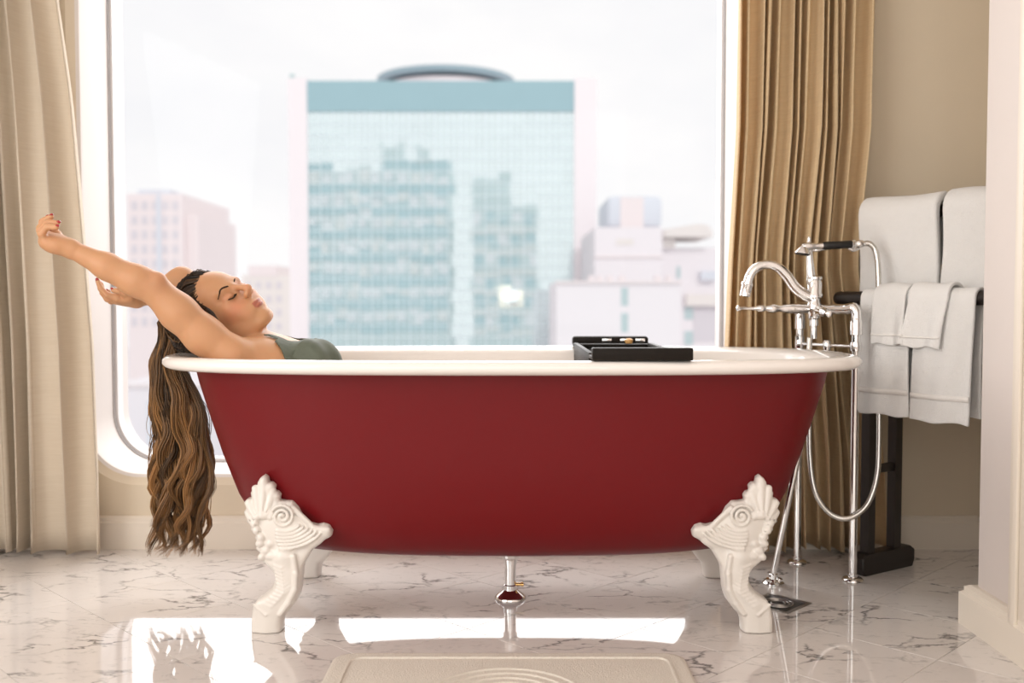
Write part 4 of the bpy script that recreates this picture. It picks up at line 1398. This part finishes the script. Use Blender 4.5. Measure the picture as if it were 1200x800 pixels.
# ---- distant blocks, haze put into their pale colours
d = 190.0
t = bld('distant_block', 'low haze-tinted stepped block between the bather and the tower', 283, 350, 322, d, 20, M['b_cream'])
rect_part(t, 'roof_step', 291, 324, 311, 323, d, M['b_pink'], 15)
for c_ in range(4):
    for r_ in range(4):
        rect_part(t, 'window', 288 + c_ * 12, 294 + c_ * 12, 330 + r_ * 16, 338 + r_ * 16, d, M['b_winp'], 0.4, 0.1)
t = bld('distant_block', 'hazy low block half hidden behind the bather\'s head', 222, 286, 345, 210.0, 20, M['b_pink'])
for c_ in range(4):
    rect_part(t, 'window', 228 + c_ * 14, 236 + c_ * 14, 356, 366, 210.0, M['b_winp'], 0.4, 0.1)
d = 60.0
t = bld('low_roof', 'pale low building seen through the window below the bather\'s hair', 120, 262, 452, d, 30, M['b_white'])
rect_part(t, 'parapet', 119, 263, 450, 454, d, M['b_pink'])
t = bld('grey_annex', 'small grey annex in the window right of the low roof', 172, 188, 470, 55.0, 6, M['b_grey'])

# ---- buildings on this side of the street (seen mirrored in the tower's glass)
YR = -26.0
DV = 2 * D + 26.0
def V_(px, py):
    u = (px - 600.0) / FPX; v = (400.0 - py) / FPX
    s = DV / (CP + v * SP)
    return u * s, CAMH + (-SP + v * CP) * s
def back_block(name, label, rects_):
    """rects_: list of (part name, px0, px1, py0, py1, material, proud)"""
    x0, z1 = V_(rects_[0][1], rects_[0][3]); x1, _ = V_(rects_[0][2], 400)
    t = thing(name, label, 'building', ((x0 + x1) / 2, YR - 6, ZG))
    for nm, a0, a1, b0, b1, mm_, proud in rects_:
        xa, za = V_(a0, b0); xb, zb_ = V_(a1, b1)
        MB().box((xa, YR - (12 if nm == 'wall' else 0.3), zb_ if nm != 'wall' else ZG), (xb, YR + proud, za)).build(nm, M[mm_], t, False)
    return t
rects_ = [('wall', 350, 527, 200, 430, 'b_mid', 0.0)]
rects_ += [('rooftop_room', 350, 392, 190, 202, 'b_teal', -0.5), ('rooftop_room', 446, 527, 188, 202, 'b_teal', -0.5), ('rooftop_tank', 446, 474, 168, 189, 'b_mid', -2), ('rooftop_room', 485, 505, 172, 189, 'b_mid', -2)]
for i, yb_ in enumerate((217, 242, 268, 296, 323, 350, 378)):
    rects_.append(('band', 350, 527, yb_ - 1, yb_ + 10, 'b_teal', 0.5))
    for k in range(11):
        c0 = 364 + k * 14.8
        rects_.append(('window', c0, c0 + 9.5, yb_ - 14, yb_ - 2, 'b_white' if (i * 7 + k * 3) % 4 else 'b_cream', 0.2))
back_block('banded_block', 'teal banded office block mirrored in the left half of the tower glass', rects_)
rects_ = [('wall', 552, 630, 240, 430, 'b_mid', 0.0), ('rooftop_room', 552, 598, 207, 240, 'b_mid', -0.5)]
for i in range(6):
    for k in range(5):
        rects_.append(('window', 556 + k * 15, 565 + k * 15, 250 + i * 24, 263 + i * 24, 'b_teal' if (i + k) % 3 else 'b_white', 0.15))
    rects_.append(('ledge', 551, 631, 268 + i * 24, 272 + i * 24, 'b_cream', 0.6))
back_block('narrow_block', 'narrow block with penthouse mirrored in the middle of the tower glass', rects_)
rects_ = [('wall', 634, 690, 345, 430, 'b_teal', 0.0), ('rooftop_room', 652, 676, 335, 346, 'b_mid', -0.5)]
back_block('teal_block', 'low teal block mirrored at the right of the tower glass', rects_)

# ================================================================== THE BATHER
def nrm(v): v = np.array(v, float); return v / np.linalg.norm(v)
# head frame: C crown direction, Fv face direction, R her right (towards the viewer)
CR = nrm((-0.83, 0.0, 0.56))
FI = nrm((0.56, 0.0, 0.83))
YAW = math.radians(30)
Fv = nrm(FI * math.cos(YAW) + np.array((0, -1.0, 0)) * math.sin(YAW))
Rv = nrm(np.cross(Fv, CR))                       # her right
HS = 1.06
HC = np.array(P(259, 366.5, 2.58))
def H(r, f, h): return HC + HS * (Rv * r + Fv * f + CR * h)
HR = np.stack([Rv, Fv, CR], 1)

def build_body():
    vox = 0.0026
    f = Field((-1.19, 2.26, 0.185), (0.60, 2.90, 0.99), vox)
    W = lambda *a: np.array(P(*a))
    # ---- torso lying against the tub end
    nb = W(306, 417, 2.585)          # base of the neck
    sn = W(272, 417, 2.440)          # near shoulder
    sf = W(284, 413, 2.735)          # far shoulder
    ch = W(345, 443, 2.585)          # chest
    wa = W(430, 505, 2.585)          # waist
    pe = W(490, 566, 2.585)          # pelvis
    ux = nrm(ch - pe)                # up along the trunk
    uy = np.array((0, 1.0, 0)); un = nrm(np.cross(uy, ux)); un = un if un[2] > 0 else -un
    TR = np.stack([ux, uy, un], 1)
    f.ell(ch - un * 0.006, (0.150, 0.150, 0.092), TR, 0.02)
    f.ell(W(392, 478, 2.585), (0.13, 0.132, 0.085), TR, 0.04)
    f.ell(wa, (0.12, 0.118, 0.078), TR, 0.05)
    f.ell(pe, (0.135, 0.165, 0.100), TR, 0.05)
    f.cap(W(302, 424, 2.50), W(302, 424, 2.67), 0.046, 0.046, 0.05)
    f.cap(sn, W(322, 434, 2.53), 0.046, 0.058, 0.04)
    f.cap(sf, W(322, 434, 2.64), 0.046, 0.058, 0.04)
    # bust
    f.ell(W(372, 424, 2.525), (0.062, 0.060, 0.050), TR, 0.03)
    f.ell(W(372, 424, 2.650), (0.062, 0.060, 0.050), TR, 0.03)
    # collar bones
    f.cap(W(312, 404, 2.565), W(290, 402, 2.475), 0.007, 0.008, 0.016)
    # ---- legs, resting in the tub
    for sy in (-1, 1):
        hip = pe + uy * sy * 0.085 - ux * 0.04
        kn = np.array((0.235, 2.585 + sy * 0.10, 0.475))
        an = np.array((0.495, 2.585 + sy * 0.085, 0.255))
        f.cap(hip, kn, 0.082, 0.052, 0.04)
        f.cap(kn, kn * 0.62 + an * 0.38 - np.array((0, 0, 0.012)), 0.050, 0.052, 0.02)
        f.cap(kn * 0.62 + an * 0.38 - np.array((0, 0, 0.012)), an, 0.050, 0.032, 0.02)
        f.cap(an, an + np.array((0.055, 0, 0.03)), 0.030, 0.026, 0.02)
        f.cap(an + np.array((0.055, 0, 0.03)), an + np.array((0.085, sy * 0.012, 0.12)), 0.028, 0.018, 0.02)
    # ---- neck
    f.cap(H(0, -0.028, -0.045), nb + np.array((0.004, 0, -0.006)), 0.052 * HS, 0.056, 0.030)
    f.cap(H(0.030, 0.0, -0.07), W(315, 406, 2.57), 0.014, 0.012, 0.02)     # tendon
    # ---- head
    h = lambda c, r, k=0.012, sub=False, R=HR: f.ell(H(*c), np.array(r) * HS, R, k, sub)
    hc = lambda a, b, r0, r1, k=0.010, sub=False: f.cap(H(*a), H(*b), r0 * HS, r1 * HS, k, sub)
    h((0, -0.010, 0.022), (0.074, 0.093, 0.084), 0.02)
    h((0, 0.040, 0.030), (0.062, 0.050, 0.056), 0.02)
    h((0, 0.026, -0.040), (0.060, 0.060, 0.066), 0.02)
    for s in (-1, 1):
        hc((s * 0.052, -0.008, -0.058), (s * 0.018, 0.060, -0.099), 0.017, 0.014, 0.028)   # jaw
        h((s * 0.038, 0.058, -0.032), (0.024, 0.024, 0.022), 0.020)                      # cheek
        h((s * 0.024, 0.066, -0.060), (0.020, 0.017, 0.022), 0.018)
    h((0, 0.0665, -0.0965), (0.0180, 0.0165, 0.0160), 0.016)                              # chin
    h((0, 0.071, -0.064), (0.026, 0.015, 0.020), 0.018)                                  # muzzle
    hc((-0.036, 0.078, 0.010), (0.036, 0.078, 0.010), 0.010, 0.010, 0.016)               # brow ridge
    for s in (-1, 1):
        h((s * 0.031, 0.097, -0.010), (0.018, 0.015, 0.0135), 0.012, True)               # socket
        h((s * 0.031, 0.0735, -0.012), (0.0170, 0.0140, 0.0125), 0.005)                  # lid over the eye
        hc((s * 0.018, 0.0845, -0.0155), (s * 0.030, 0.0865, -0.0195), 0.0012, 0.0012, 0.003, True)
        hc((s * 0.030, 0.0865, -0.0195), (s * 0.044, 0.079, -0.0165), 0.0012, 0.0012, 0.003, True)
    hc((0, 0.083, 0.006), (0, 0.1085, -0.031), 0.0062, 0.0080, 0.010)                     # nose
    h((0, 0.1095, -0.0340), (0.0092, 0.0092, 0.0082), 0.007)
    hc((0, 0.1070, -0.0375), (0, 0.0930, -0.0470), 0.0050, 0.0050, 0.006)
    for s in (-1, 1):
        h((s * 0.0100, 0.0985, -0.0395), (0.0070, 0.0095, 0.0066), 0.007)
        h((s * 0.0068, 0.1010, -0.0462), (0.0030, 0.0038, 0.0022), 0.002, True)
    hc((0, 0.094, -0.050), (0, 0.094, -0.058), 0.0022, 0.0025, 0.004, True)              # philtrum
    h((0, 0.0865, -0.0652), (0.0185, 0.0085, 0.0045), 0.005)                             # lips
    h((0, 0.0858, -0.0742), (0.0158, 0.0088, 0.0052), 0.005)
    hc((-0.020, 0.0905, -0.0702), (0, 0.0955, -0.0700), 0.0014, 0.0014, 0.0025, True)
    hc((0.020, 0.0905, -0.0702), (0, 0.0955, -0.0700), 0.0014, 0.0014, 0.0025, True)
    hc((-0.010, 0.0895, -0.0845), (0.010, 0.0895, -0.0845), 0.0035, 0.0035, 0.008, True)  # dip above the chin
    for s in (-1, 1):                                                                    # ears
        h((s * 0.073, -0.012, -0.012), (0.010, 0.018, 0.030), 0.006)
        h((s * 0.083, -0.006, -0.008), (0.007, 0.009, 0.016), 0.004, True)
    # ---- near arm (right)
    el = W(178, 336, 2.385)
    wr = W(83, 291.5, 2.345)
    f.chain([sn, W(239, 393, 2.425), W(209, 366, 2.405), el], [0.046, 0.0455, 0.0425, 0.0350], 0.02)
    f.chain([el, W(160, 329, 2.375), W(125, 312, 2.36), wr], [0.0350, 0.0370, 0.0305, 0.0195], 0.015)
    f.ell(W(186, 327, 2.372), (0.013, 0.012, 0.012), None, 0.018)            # elbow bone
    NH = {  # finger chains in photo pixels and depth
        'little': ([(54, 283, 2.322), (48.5, 274, 2.312), (55, 265.5, 2.308), (66, 266, 2.306)], (0.0098, 0.0086, 0.0076, 0.0064)),
        'ring':   ([(53, 280, 2.336), (47.5, 270, 2.330), (56, 260.5, 2.326), (67.5, 261.5, 2.322)], (0.0105, 0.0090, 0.0080, 0.0066)),
        'middle': ([(54, 278, 2.352), (47.5, 267.5, 2.350), (52.5, 258.5, 2.348), (60, 254, 2.346)], (0.0105, 0.0092, 0.0080, 0.0064)),
        'index':  ([(56, 277, 2.368), (48.5, 268, 2.372), (50, 259.5, 2.374), (55.5, 255.5, 2.374)], (0.0105, 0.0090, 0.0078, 0.0062)),
        'thumb':  ([(72, 283, 2.368), (67, 275, 2.385), (62, 268, 2.395), (58, 263, 2.398)], (0.0125, 0.0105, 0.0090, 0.0070)),
    }
    nails = []
    def hand(spec, wrist, heel, kw):
        for nm, (ch_, rad) in spec.items():
            pts = [W(*c) for c in ch_]
            f.cap(wrist, pts[0], 0.0165, rad[0] + 0.003, kw)
            f.chain(pts, rad, 0.0035)
            nails.append((pts[-2], pts[-1], rad[-1]))
        for c, r in heel:
            f.ell(W(*c), r, None, 0.012)
    hand(NH, wr, [((66, 288, 2.335), (0.026, 0.024, 0.019)), ((60, 285, 2.350), (0.024, 0.030, 0.018))], 0.012)
    # ---- far arm (left)
    ef = W(213, 329, 2.770)
    f.chain([sf, W(255, 372, 2.765), ef], [0.052, 0.044, 0.037], 0.02)
    wf = W(160, 351.5, 2.705)
    f.chain([ef, W(190, 341, 2.745), wf], [0.037, 0.034, 0.019], 0.015)
    FH = {
        'index':  ([(138, 349, 2.672), (126, 346, 2.664), (118.5, 338.5, 2.662), (114.5, 329, 2.664)], (0.0100, 0.0086, 0.0078, 0.0064)),
        'middle': ([(137, 351, 2.690), (126, 350, 2.688), (120.5, 343, 2.688), (118.5, 333, 2.690)], (0.0105, 0.0090, 0.0080, 0.0066)),
        'ring':   ([(139, 352, 2.708), (130, 352.5, 2.712), (127, 348, 2.714), (127, 341.5, 2.714)], (0.0100, 0.0088, 0.0078, 0.0064)),
        'little': ([(142, 352, 2.724), (135, 352, 2.734), (134, 347, 2.738), (136, 342, 2.738)], (0.0092, 0.0080, 0.0070, 0.0058)),
        'thumb':  ([(152, 348, 2.676), (146, 343.5, 2.662), (139.5, 341, 2.655), (133, 340, 2.652)], (0.0120, 0.0100, 0.0085, 0.0066)),
    }
    hand(FH, wf, [((148, 350.5, 2.698), (0.026, 0.030, 0.013))], 0.010)
    V, Q = f.mesh()
    return V, Q, nails, TR
BV, BQ, NAILS, TRK = build_body()
person = np_mesh('person', BV, BQ, M['skin'])
tag(person, 'person reclining in the tub with arms stretched overhead and eyes closed', 'person')

# skin colours: lips, cheeks, lids, warm joints
q = (BV - HC) @ HR / HS
base = np.tile(np.array(lin((197, 147, 108))), (len(BV), 1))
def blend(mask, col):
    global base
    base = base * (1 - mask[:, None]) + np.array(col) * mask[:, None]
def gauss(c, s):
    return np.exp(-0.5 * (((q - np.array(c)) / np.array(s)) ** 2).sum(1))
face = (q[:, 1] > 0.03)
for s in (-1, 1):
    blend(0.42 * gauss((s * 0.043, 0.066, -0.040), (0.018, 0.03, 0.016)), lin((214, 128, 104)))
blend(0.15 * gauss((0, 0.11, -0.036), (0.009, 0.012, 0.009)), lin((214, 128, 104)))
lx = np.abs(q[:, 0])
upper = -0.0618 - 0.10 * np.maximum(0, lx - 0.006) - 0.003 * np.exp(-(lx / 0.003) ** 2)
lower = -0.0795 + 0.40 * np.maximum(0, lx - 0.008)
lipm = (q[:, 1] > 0.080) * np.clip((upper - q[:, 2]) / 0.0012 + 0.5, 0, 1) * np.clip((q[:, 2] - lower) / 0.0015 + 0.5, 0, 1) * np.clip((0.0185 - lx) / 0.002, 0, 1)
blend(lipm * 0.75, lin((166, 84, 74)))
blend(0.35 * np.maximum(gauss((0.031, 0.087, -0.006), (0.014, 0.012, 0.006)), gauss((-0.031, 0.087, -0.006), (0.014, 0.012, 0.006))), lin((196, 132, 106)))
ew = np.array(P(186, 327, 2.36))
blend(0.25 * np.exp(-0.5 * (((BV - ew) / 0.02) ** 2).sum(1)), lin((176, 112, 84)))
set_tone(person.data, base)

# nearest point of the body surface along the face direction, for brows and lashes
def on_face(r, h, lift=0.0):
    m_ = (np.abs(q[:, 0] - r) < 0.004) & (np.abs(q[:, 2] - h) < 0.004) & (q[:, 1] > 0.02)
    ff = q[m_, 1].max() if m_.any() else 0.08
    return Vector(H(r, ff + lift, h))
for s in (1, -1):
    pts = [on_face(s * r, h, -0.0019 if s > 0 else -0.0026) for r, h in (((0.013, 0.0075), (0.021, 0.0105), (0.030, 0.0130), (0.039, 0.0125), (0.047, 0.0080), (0.052, 0.0040)) if s > 0 else ((0.013, 0.0075), (0.018, 0.0095), (0.023, 0.0115), (0.028, 0.0125), (0.033, 0.0130), (0.038, 0.0125)))]
    c = catmull(pts, 4)
    n = len(c)
    MB().tube(c, [0.0012 + 0.0017 * math.sin(math.pi * min(1, (i / n) * 0.95 + 0.2)) for i in range(n)], 8).build('eyebrow', M['brow'], person)
    pts = [on_face(s * r, h, 0.0006 if s > 0 else -0.0008) for r, h in ((0.017, -0.0165), (0.024, -0.0195), (0.031, -0.0210), (0.038, -0.0200), (0.046, -0.0165))]
    mm = MB().tube(catmull(pts, 4), 0.0017, 6)
    for i in range(15 if s > 0 else 0):
        t = i / 14
        a = catmull(pts, 4)[int(t * 16)]
        tip = a + Vector(Fv) * 0.006 - Vector(CR) * 0.004 + Vector(Rv) * s * (t - 0.3) * 0.006
        mm.tube([a, a * 0.5 + tip * 0.5 + Vector(Fv) * 0.0005, tip], [0.0008, 0.0006, 0.0003], 4)
    mm.build('eyelashes', M['brow'], person)
for (a, b, r) in NAILS:
    t = Vector(b) - Vector(a); t.normalize()
    # the nail sits on the outer (dorsal) side of the bent finger
    side = Vector((-0.25, -0.20, 0.9)) if b[2] > 0.9 or b[0] < -1.05 else Vector((-0.6, -0.45, 0.1))
    side = (side - t * side.dot(t)).normalized()
    c = Vector(b) + t * (r * 0.45) + side * (r * 0.55)
    w_ = t.cross(side)
    m_ = MB(); loops = []
    for i in range(1, 8):
        th = math.pi * i / 8
        loops.append([c + t * (-math.cos(th) * r * 0.85) + (w_ * math.cos(2*math.pi*k/10) * r * 0.78 + side * math.sin(2*math.pi*k/10) * r * 0.55) * math.sin(th) for k in range(10)])
    m_.loft(loops, True, True, True).build('fingernail', M['nail'], person)

# ---- swimsuit top: a cloth skin lifted off the trunk
def suit():
    me = person.data
    nrmv = np.empty(len(me.vertices) * 3, np.float32)
    me.vertices.foreach_get('normal', nrmv); nrmv = nrmv.reshape(-1, 3)
    chc = np.array(P(345, 443, 2.585))
    t = (BV - chc) @ TRK                 # along trunk (up), across, out of the chest
    up, ac, ou = t[:, 0], t[:, 1], t[:, 2]
    # neckline: lower in the middle, rising at the straps
    a_ = np.abs(ac)
    neck = 0.030 + 0.055 * np.clip((a_ - 0.03) / 0.05, 0, 1) - 0.08 * np.clip((a_ - 0.10) / 0.04, 0, 1)
    body = (up < neck) & (up > -0.46) & (a_ < 0.20) & (BV[:, 2] < 0.75) & (BV[:, 0] < -0.10)
    strap = (np.abs(a_ - 0.072) < 0.010) & (up >= 0.02) & (up < 0.150) & (ou > 0.0) & (BV[:, 2] < 0.75)
    off = np.linalg.norm(BV - HC, axis=1) > 0.16
    keep = (body | strap) & off & (BV[:, 1] > 2.46)
    fm = keep[BQ].all(1)
    Q2 = BQ[fm]
    used = np.unique(Q2)
    mp = np.full(len(BV), -1); mp[used] = np.arange(len(used))
    rip = 0.0034 * np.sin((BV[used, 0] * 0.7 + BV[used, 1] * 1.3) * 85 + 2.0 * np.sin(BV[used, 1] * 21))
    V2 = BV[used] + nrmv[used] * (0.0045 + rip * (up[used] < 0.03))[:, None]
    o = np_mesh('swimsuit', V2, mp[Q2], M['suit'], person)
    md = o.modifiers.new('cloth_thickness', 'SOLIDIFY'); md.thickness = 0.003; md.offset = 0
    o['label'] = 'olive green swimsuit with thin straps'
suit()

# ---- hair: cap on the skull and long strands falling over the tub end
HLH = [-0.09, -0.05, -0.02, 0.0, 0.025, 0.05, 0.068, 0.085]      # height on the head ...
HLF = [-0.010, 0.014, 0.034, 0.043, 0.053, 0.061, 0.070, 0.085]   # ... and how far forward the hairline stands there
def hair_cap():
    lo = HC - 0.16; hi = HC + 0.16
    f = Field(lo, hi, 0.003)
    h = lambda c, r, k=0.012, sub=False: f.ell(H(*c), np.array(r) * HS, HR, k, sub)
    h((0, -0.012, 0.024), (0.0805, 0.0985, 0.0910), 0.01)
    h((0, -0.060, -0.045), (0.066, 0.050, 0.060), 0.03)
    for s in (-1, 1):
        h((s * 0.060, -0.014, -0.015), (0.020, 0.032, 0.052), 0.02)
    # keep the face free: cut along the hairline
    Xg, Yg, Zg = f._xyz((slice(None),) * 3)
    lf = ((Xg - HC[0]) * Fv[0] + (Yg - HC[1]) * Fv[1] + (Zg - HC[2]) * Fv[2]) / HS
    lh = ((Xg - HC[0]) * CR[0] + (Yg - HC[1]) * CR[1] + (Zg - HC[2]) * CR[2]) / HS
    d_ = (lf - np.interp(lh, HLH, HLF)) * 0.8
    A_ = f.F; k_ = 0.006
    hm = np.clip(0.5 - 0.5 * (d_ - A_) / k_, 0, 1)
    f.F = (d_ + (A_ - d_) * hm + k_ * hm * (1 - hm)).astype(np.float32)
    return f.mesh()
hair = thing('hair', None, None)
COL.objects.unlink(hair); bpy.data.objects.remove(hair)
CV, CQ = hair_cap()

def strand_curves(n, rnd):
    """guide points for each strand in world space"""
    out = []
    for i in range(n):
        # root on the skull: a = angle round the crown axis (0 = face side top), t = 0 hairline .. 1 back
        a = rnd.uniform(-math.pi, math.pi)
        e = rnd.uniform(-0.15, 1.0)
        r_ = 0.0815; ff = 0.0995; hh = 0.092
        sx = math.sin(a); cx_ = math.cos(a)
        ce, se = math.cos(e * math.pi / 2), math.sin(e * math.pi / 2)
        root = np.array((r_ * sx * ce, -0.012 + ff * cx_ * ce, 0.024 + hh * se))
        if root[1] > np.interp(root[2], HLH, HLF) - 0.003: continue
        # flow back over the skull to the nape-crown gather
        s1 = rnd.uniform(-1, 1)
        mid = np.array((root[0] * 0.98, root[1] - 0.055, root[2] * 0.75 + 0.012))
        k = math.sqrt((mid[0]/0.086)**2 + ((mid[1]+0.012)/0.104)**2 + ((mid[2]-0.024)/0.097)**2)
        if k < 1.0: mid = np.array((mid[0]/k, (mid[1]+0.012)/k - 0.012, (mid[2]-0.024)/k + 0.024))
        g = np.array((root[0] * 0.7, -0.098, 0.060 + 0.03 * s1))
        out.append((H(*root), H(*mid), H(*g), s1, a))
    return out
def hair_strands():
    rnd = random.Random(21)
    S = strand_curves(2300, rnd)
    # the locks: every strand belongs to one lock and shares its wave
    NL = 60
    locks = []
    for l in range(NL):
        locks.append(dict(px=rnd.uniform(0, 1), ph=rnd.uniform(0, 6.28), ph2=rnd.uniform(0, 6.28), fr=rnd.uniform(15, 24), amp=rnd.uniform(0.010, 0.022), yy=rnd.uniform(-1, 1), wid=rnd.uniform(0.008, 0.019), end=rnd.uniform(628, 650) if rnd.random() < 0.7 else rnd.uniform(560, 628), shade=rnd.uniform(0, 1), drift=rnd.gauss(0, 5)))
    locks.sort(key=lambda d_: d_['px'])
    allV, allF, allC = [], [], []
    def emit(pts, rads, shade, hl):
        nonlocal allV
        pts = [Vector(p) for p in pts]
        n = len(pts); base_i = len(allV)
        u = None
        for i, p in enumerate(pts):
            t = (pts[min(i+1, n-1)] - pts[max(i-1, 0)])
            t = t.normalized() if t.length > 1e-9 else Vector((0, 0, -1))
            if u is None: u = t.orthogonal().normalized()
            u = (u - t * u.dot(t)); u = u.normalized() if u.length > 1e-6 else t.orthogonal().normalized()
            w = t.cross(u)
            for k in range(4):
                a = math.pi / 2 * k
                allV.append(p + (u * math.cos(a) + w * math.sin(a)) * rads[i])
                tt = i / (n - 1)
                # dark roots, caramel lengths
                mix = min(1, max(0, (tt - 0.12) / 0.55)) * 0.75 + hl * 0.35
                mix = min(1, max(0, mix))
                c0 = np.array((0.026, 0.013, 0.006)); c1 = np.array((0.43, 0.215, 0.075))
                allC.append((c0 * (1 - mix) + c1 * mix) * (0.16 + 1.35 * shade ** 1.6))  # lock factor puts lit and shaded contrast into the hair colour
        for i in range(n - 1):
            for k in range(4):
                a = base_i + i * 4 + k; b = base_i + i * 4 + (k + 1) % 4
                allF.append((a, b, b + 4, a + 4))
    for root, mid, g, s1, ang in S:
        lk = locks[min(NL - 1, max(0, int((0.5 + 0.5 * s1 + rnd.gauss(0, 0.10)) * NL)))]
        tx = lk['px']
        yy = lk['yy']
        d0 = 2.645 + 0.045 * yy
        # place of the strand inside its lock
        oa = rnd.uniform(0, 6.28); orr = math.sqrt(rnd.random())
        zend = lk['end'] + rnd.gauss(0, 4)
        ctrl = [Vector(root), Vector(mid), Vector(g)]
        ctrl.append(P(192 + 30 * tx + rnd.gauss(0, 1.5), 372 + 12 * tx, d0 - 0.045))
        ctrl.append(P(187 + 28 * tx + rnd.gauss(0, 1.0), 398 + 6 * tx, d0 - 0.015))
        fall = []
        rows = [(422, 183, 212), (440, 181, 219), (462, 181, 229), (484, 182, 238), (506, 183, 243), (528, 182, 245), (550, 181, 245), (572, 180, 244), (594, 180, 242), (616, 179, 239), (636, 178, 236), (652, 176, 232)]
        for (py, xa, xb) in rows:
            if py > zend + 12: break
            v = (py - 422) / 230
            bx_ = xa + (xb - xa) * tx + lk['drift'] * v
            am = (0.10 + 0.90 * min(1, v * 1.4))
            spread = lk['wid'] * (1 - 0.65 * v ** 2) * orr
            wob = lk['amp'] * am * math.sin(lk['ph'] + v * lk['fr'])
            wob2 = lk['amp'] * 0.8 * am * math.cos(lk['ph'] + v * lk['fr'])
            p = P(bx_, min(py, zend), d0)
            fall.append(p + Vector((wob + spread * math.cos(oa), wob2 + spread * math.sin(oa) + rnd.gauss(0, 0.0008), 0)))
        ctrl += fall
        c = catmull(ctrl, 3)
        n = len(c)
        r0 = rnd.uniform(0.0009, 0.0016)
        rads = [r0 * (1.0 if i < n * 0.8 else max(0.12, (n - 1 - i) / (n * 0.2))) for i in range(n)]
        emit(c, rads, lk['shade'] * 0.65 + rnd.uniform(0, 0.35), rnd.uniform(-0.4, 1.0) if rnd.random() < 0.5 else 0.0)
    # loose flyaway curls
    for i in range(26):
        sgn = rnd.choice((-1, 1))
        py0 = rnd.uniform(455, 560)
        x_ = 182 if sgn < 0 else 238
        ctrl = []
        A_ = rnd.uniform(5, 14)
        for k in range(7):
            v = k / 6
            ctrl.append(P(x_ + sgn * (A_ * math.sin(v * math.pi * rnd.uniform(0.9, 1.1)) - 6 * v), py0 + v * rnd.uniform(70, 100), 2.645 + rnd.gauss(0, 0.01)))
        c = catmull(ctrl, 4); n = len(c)
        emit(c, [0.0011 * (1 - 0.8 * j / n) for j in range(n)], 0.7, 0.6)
    return allV, allF, allC
HV, HF, HCOL = hair_strands()
m_ = bpy.data.meshes.new('hair')
nV = len(HV)
capq = [tuple(int(i) + nV for i in f_) for f_ in CQ]
m_.from_pydata([tuple(v) for v in HV] + [tuple(v) for v in CV], [], HF + capq)
m_.materials.append(M['hair'])
ho = link('hair', m_, person, True, 180)
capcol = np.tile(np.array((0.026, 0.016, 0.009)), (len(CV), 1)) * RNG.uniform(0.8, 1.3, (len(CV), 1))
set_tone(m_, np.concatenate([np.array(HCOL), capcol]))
ho['label'] = 'very long wavy brown hair hanging over the tub end'
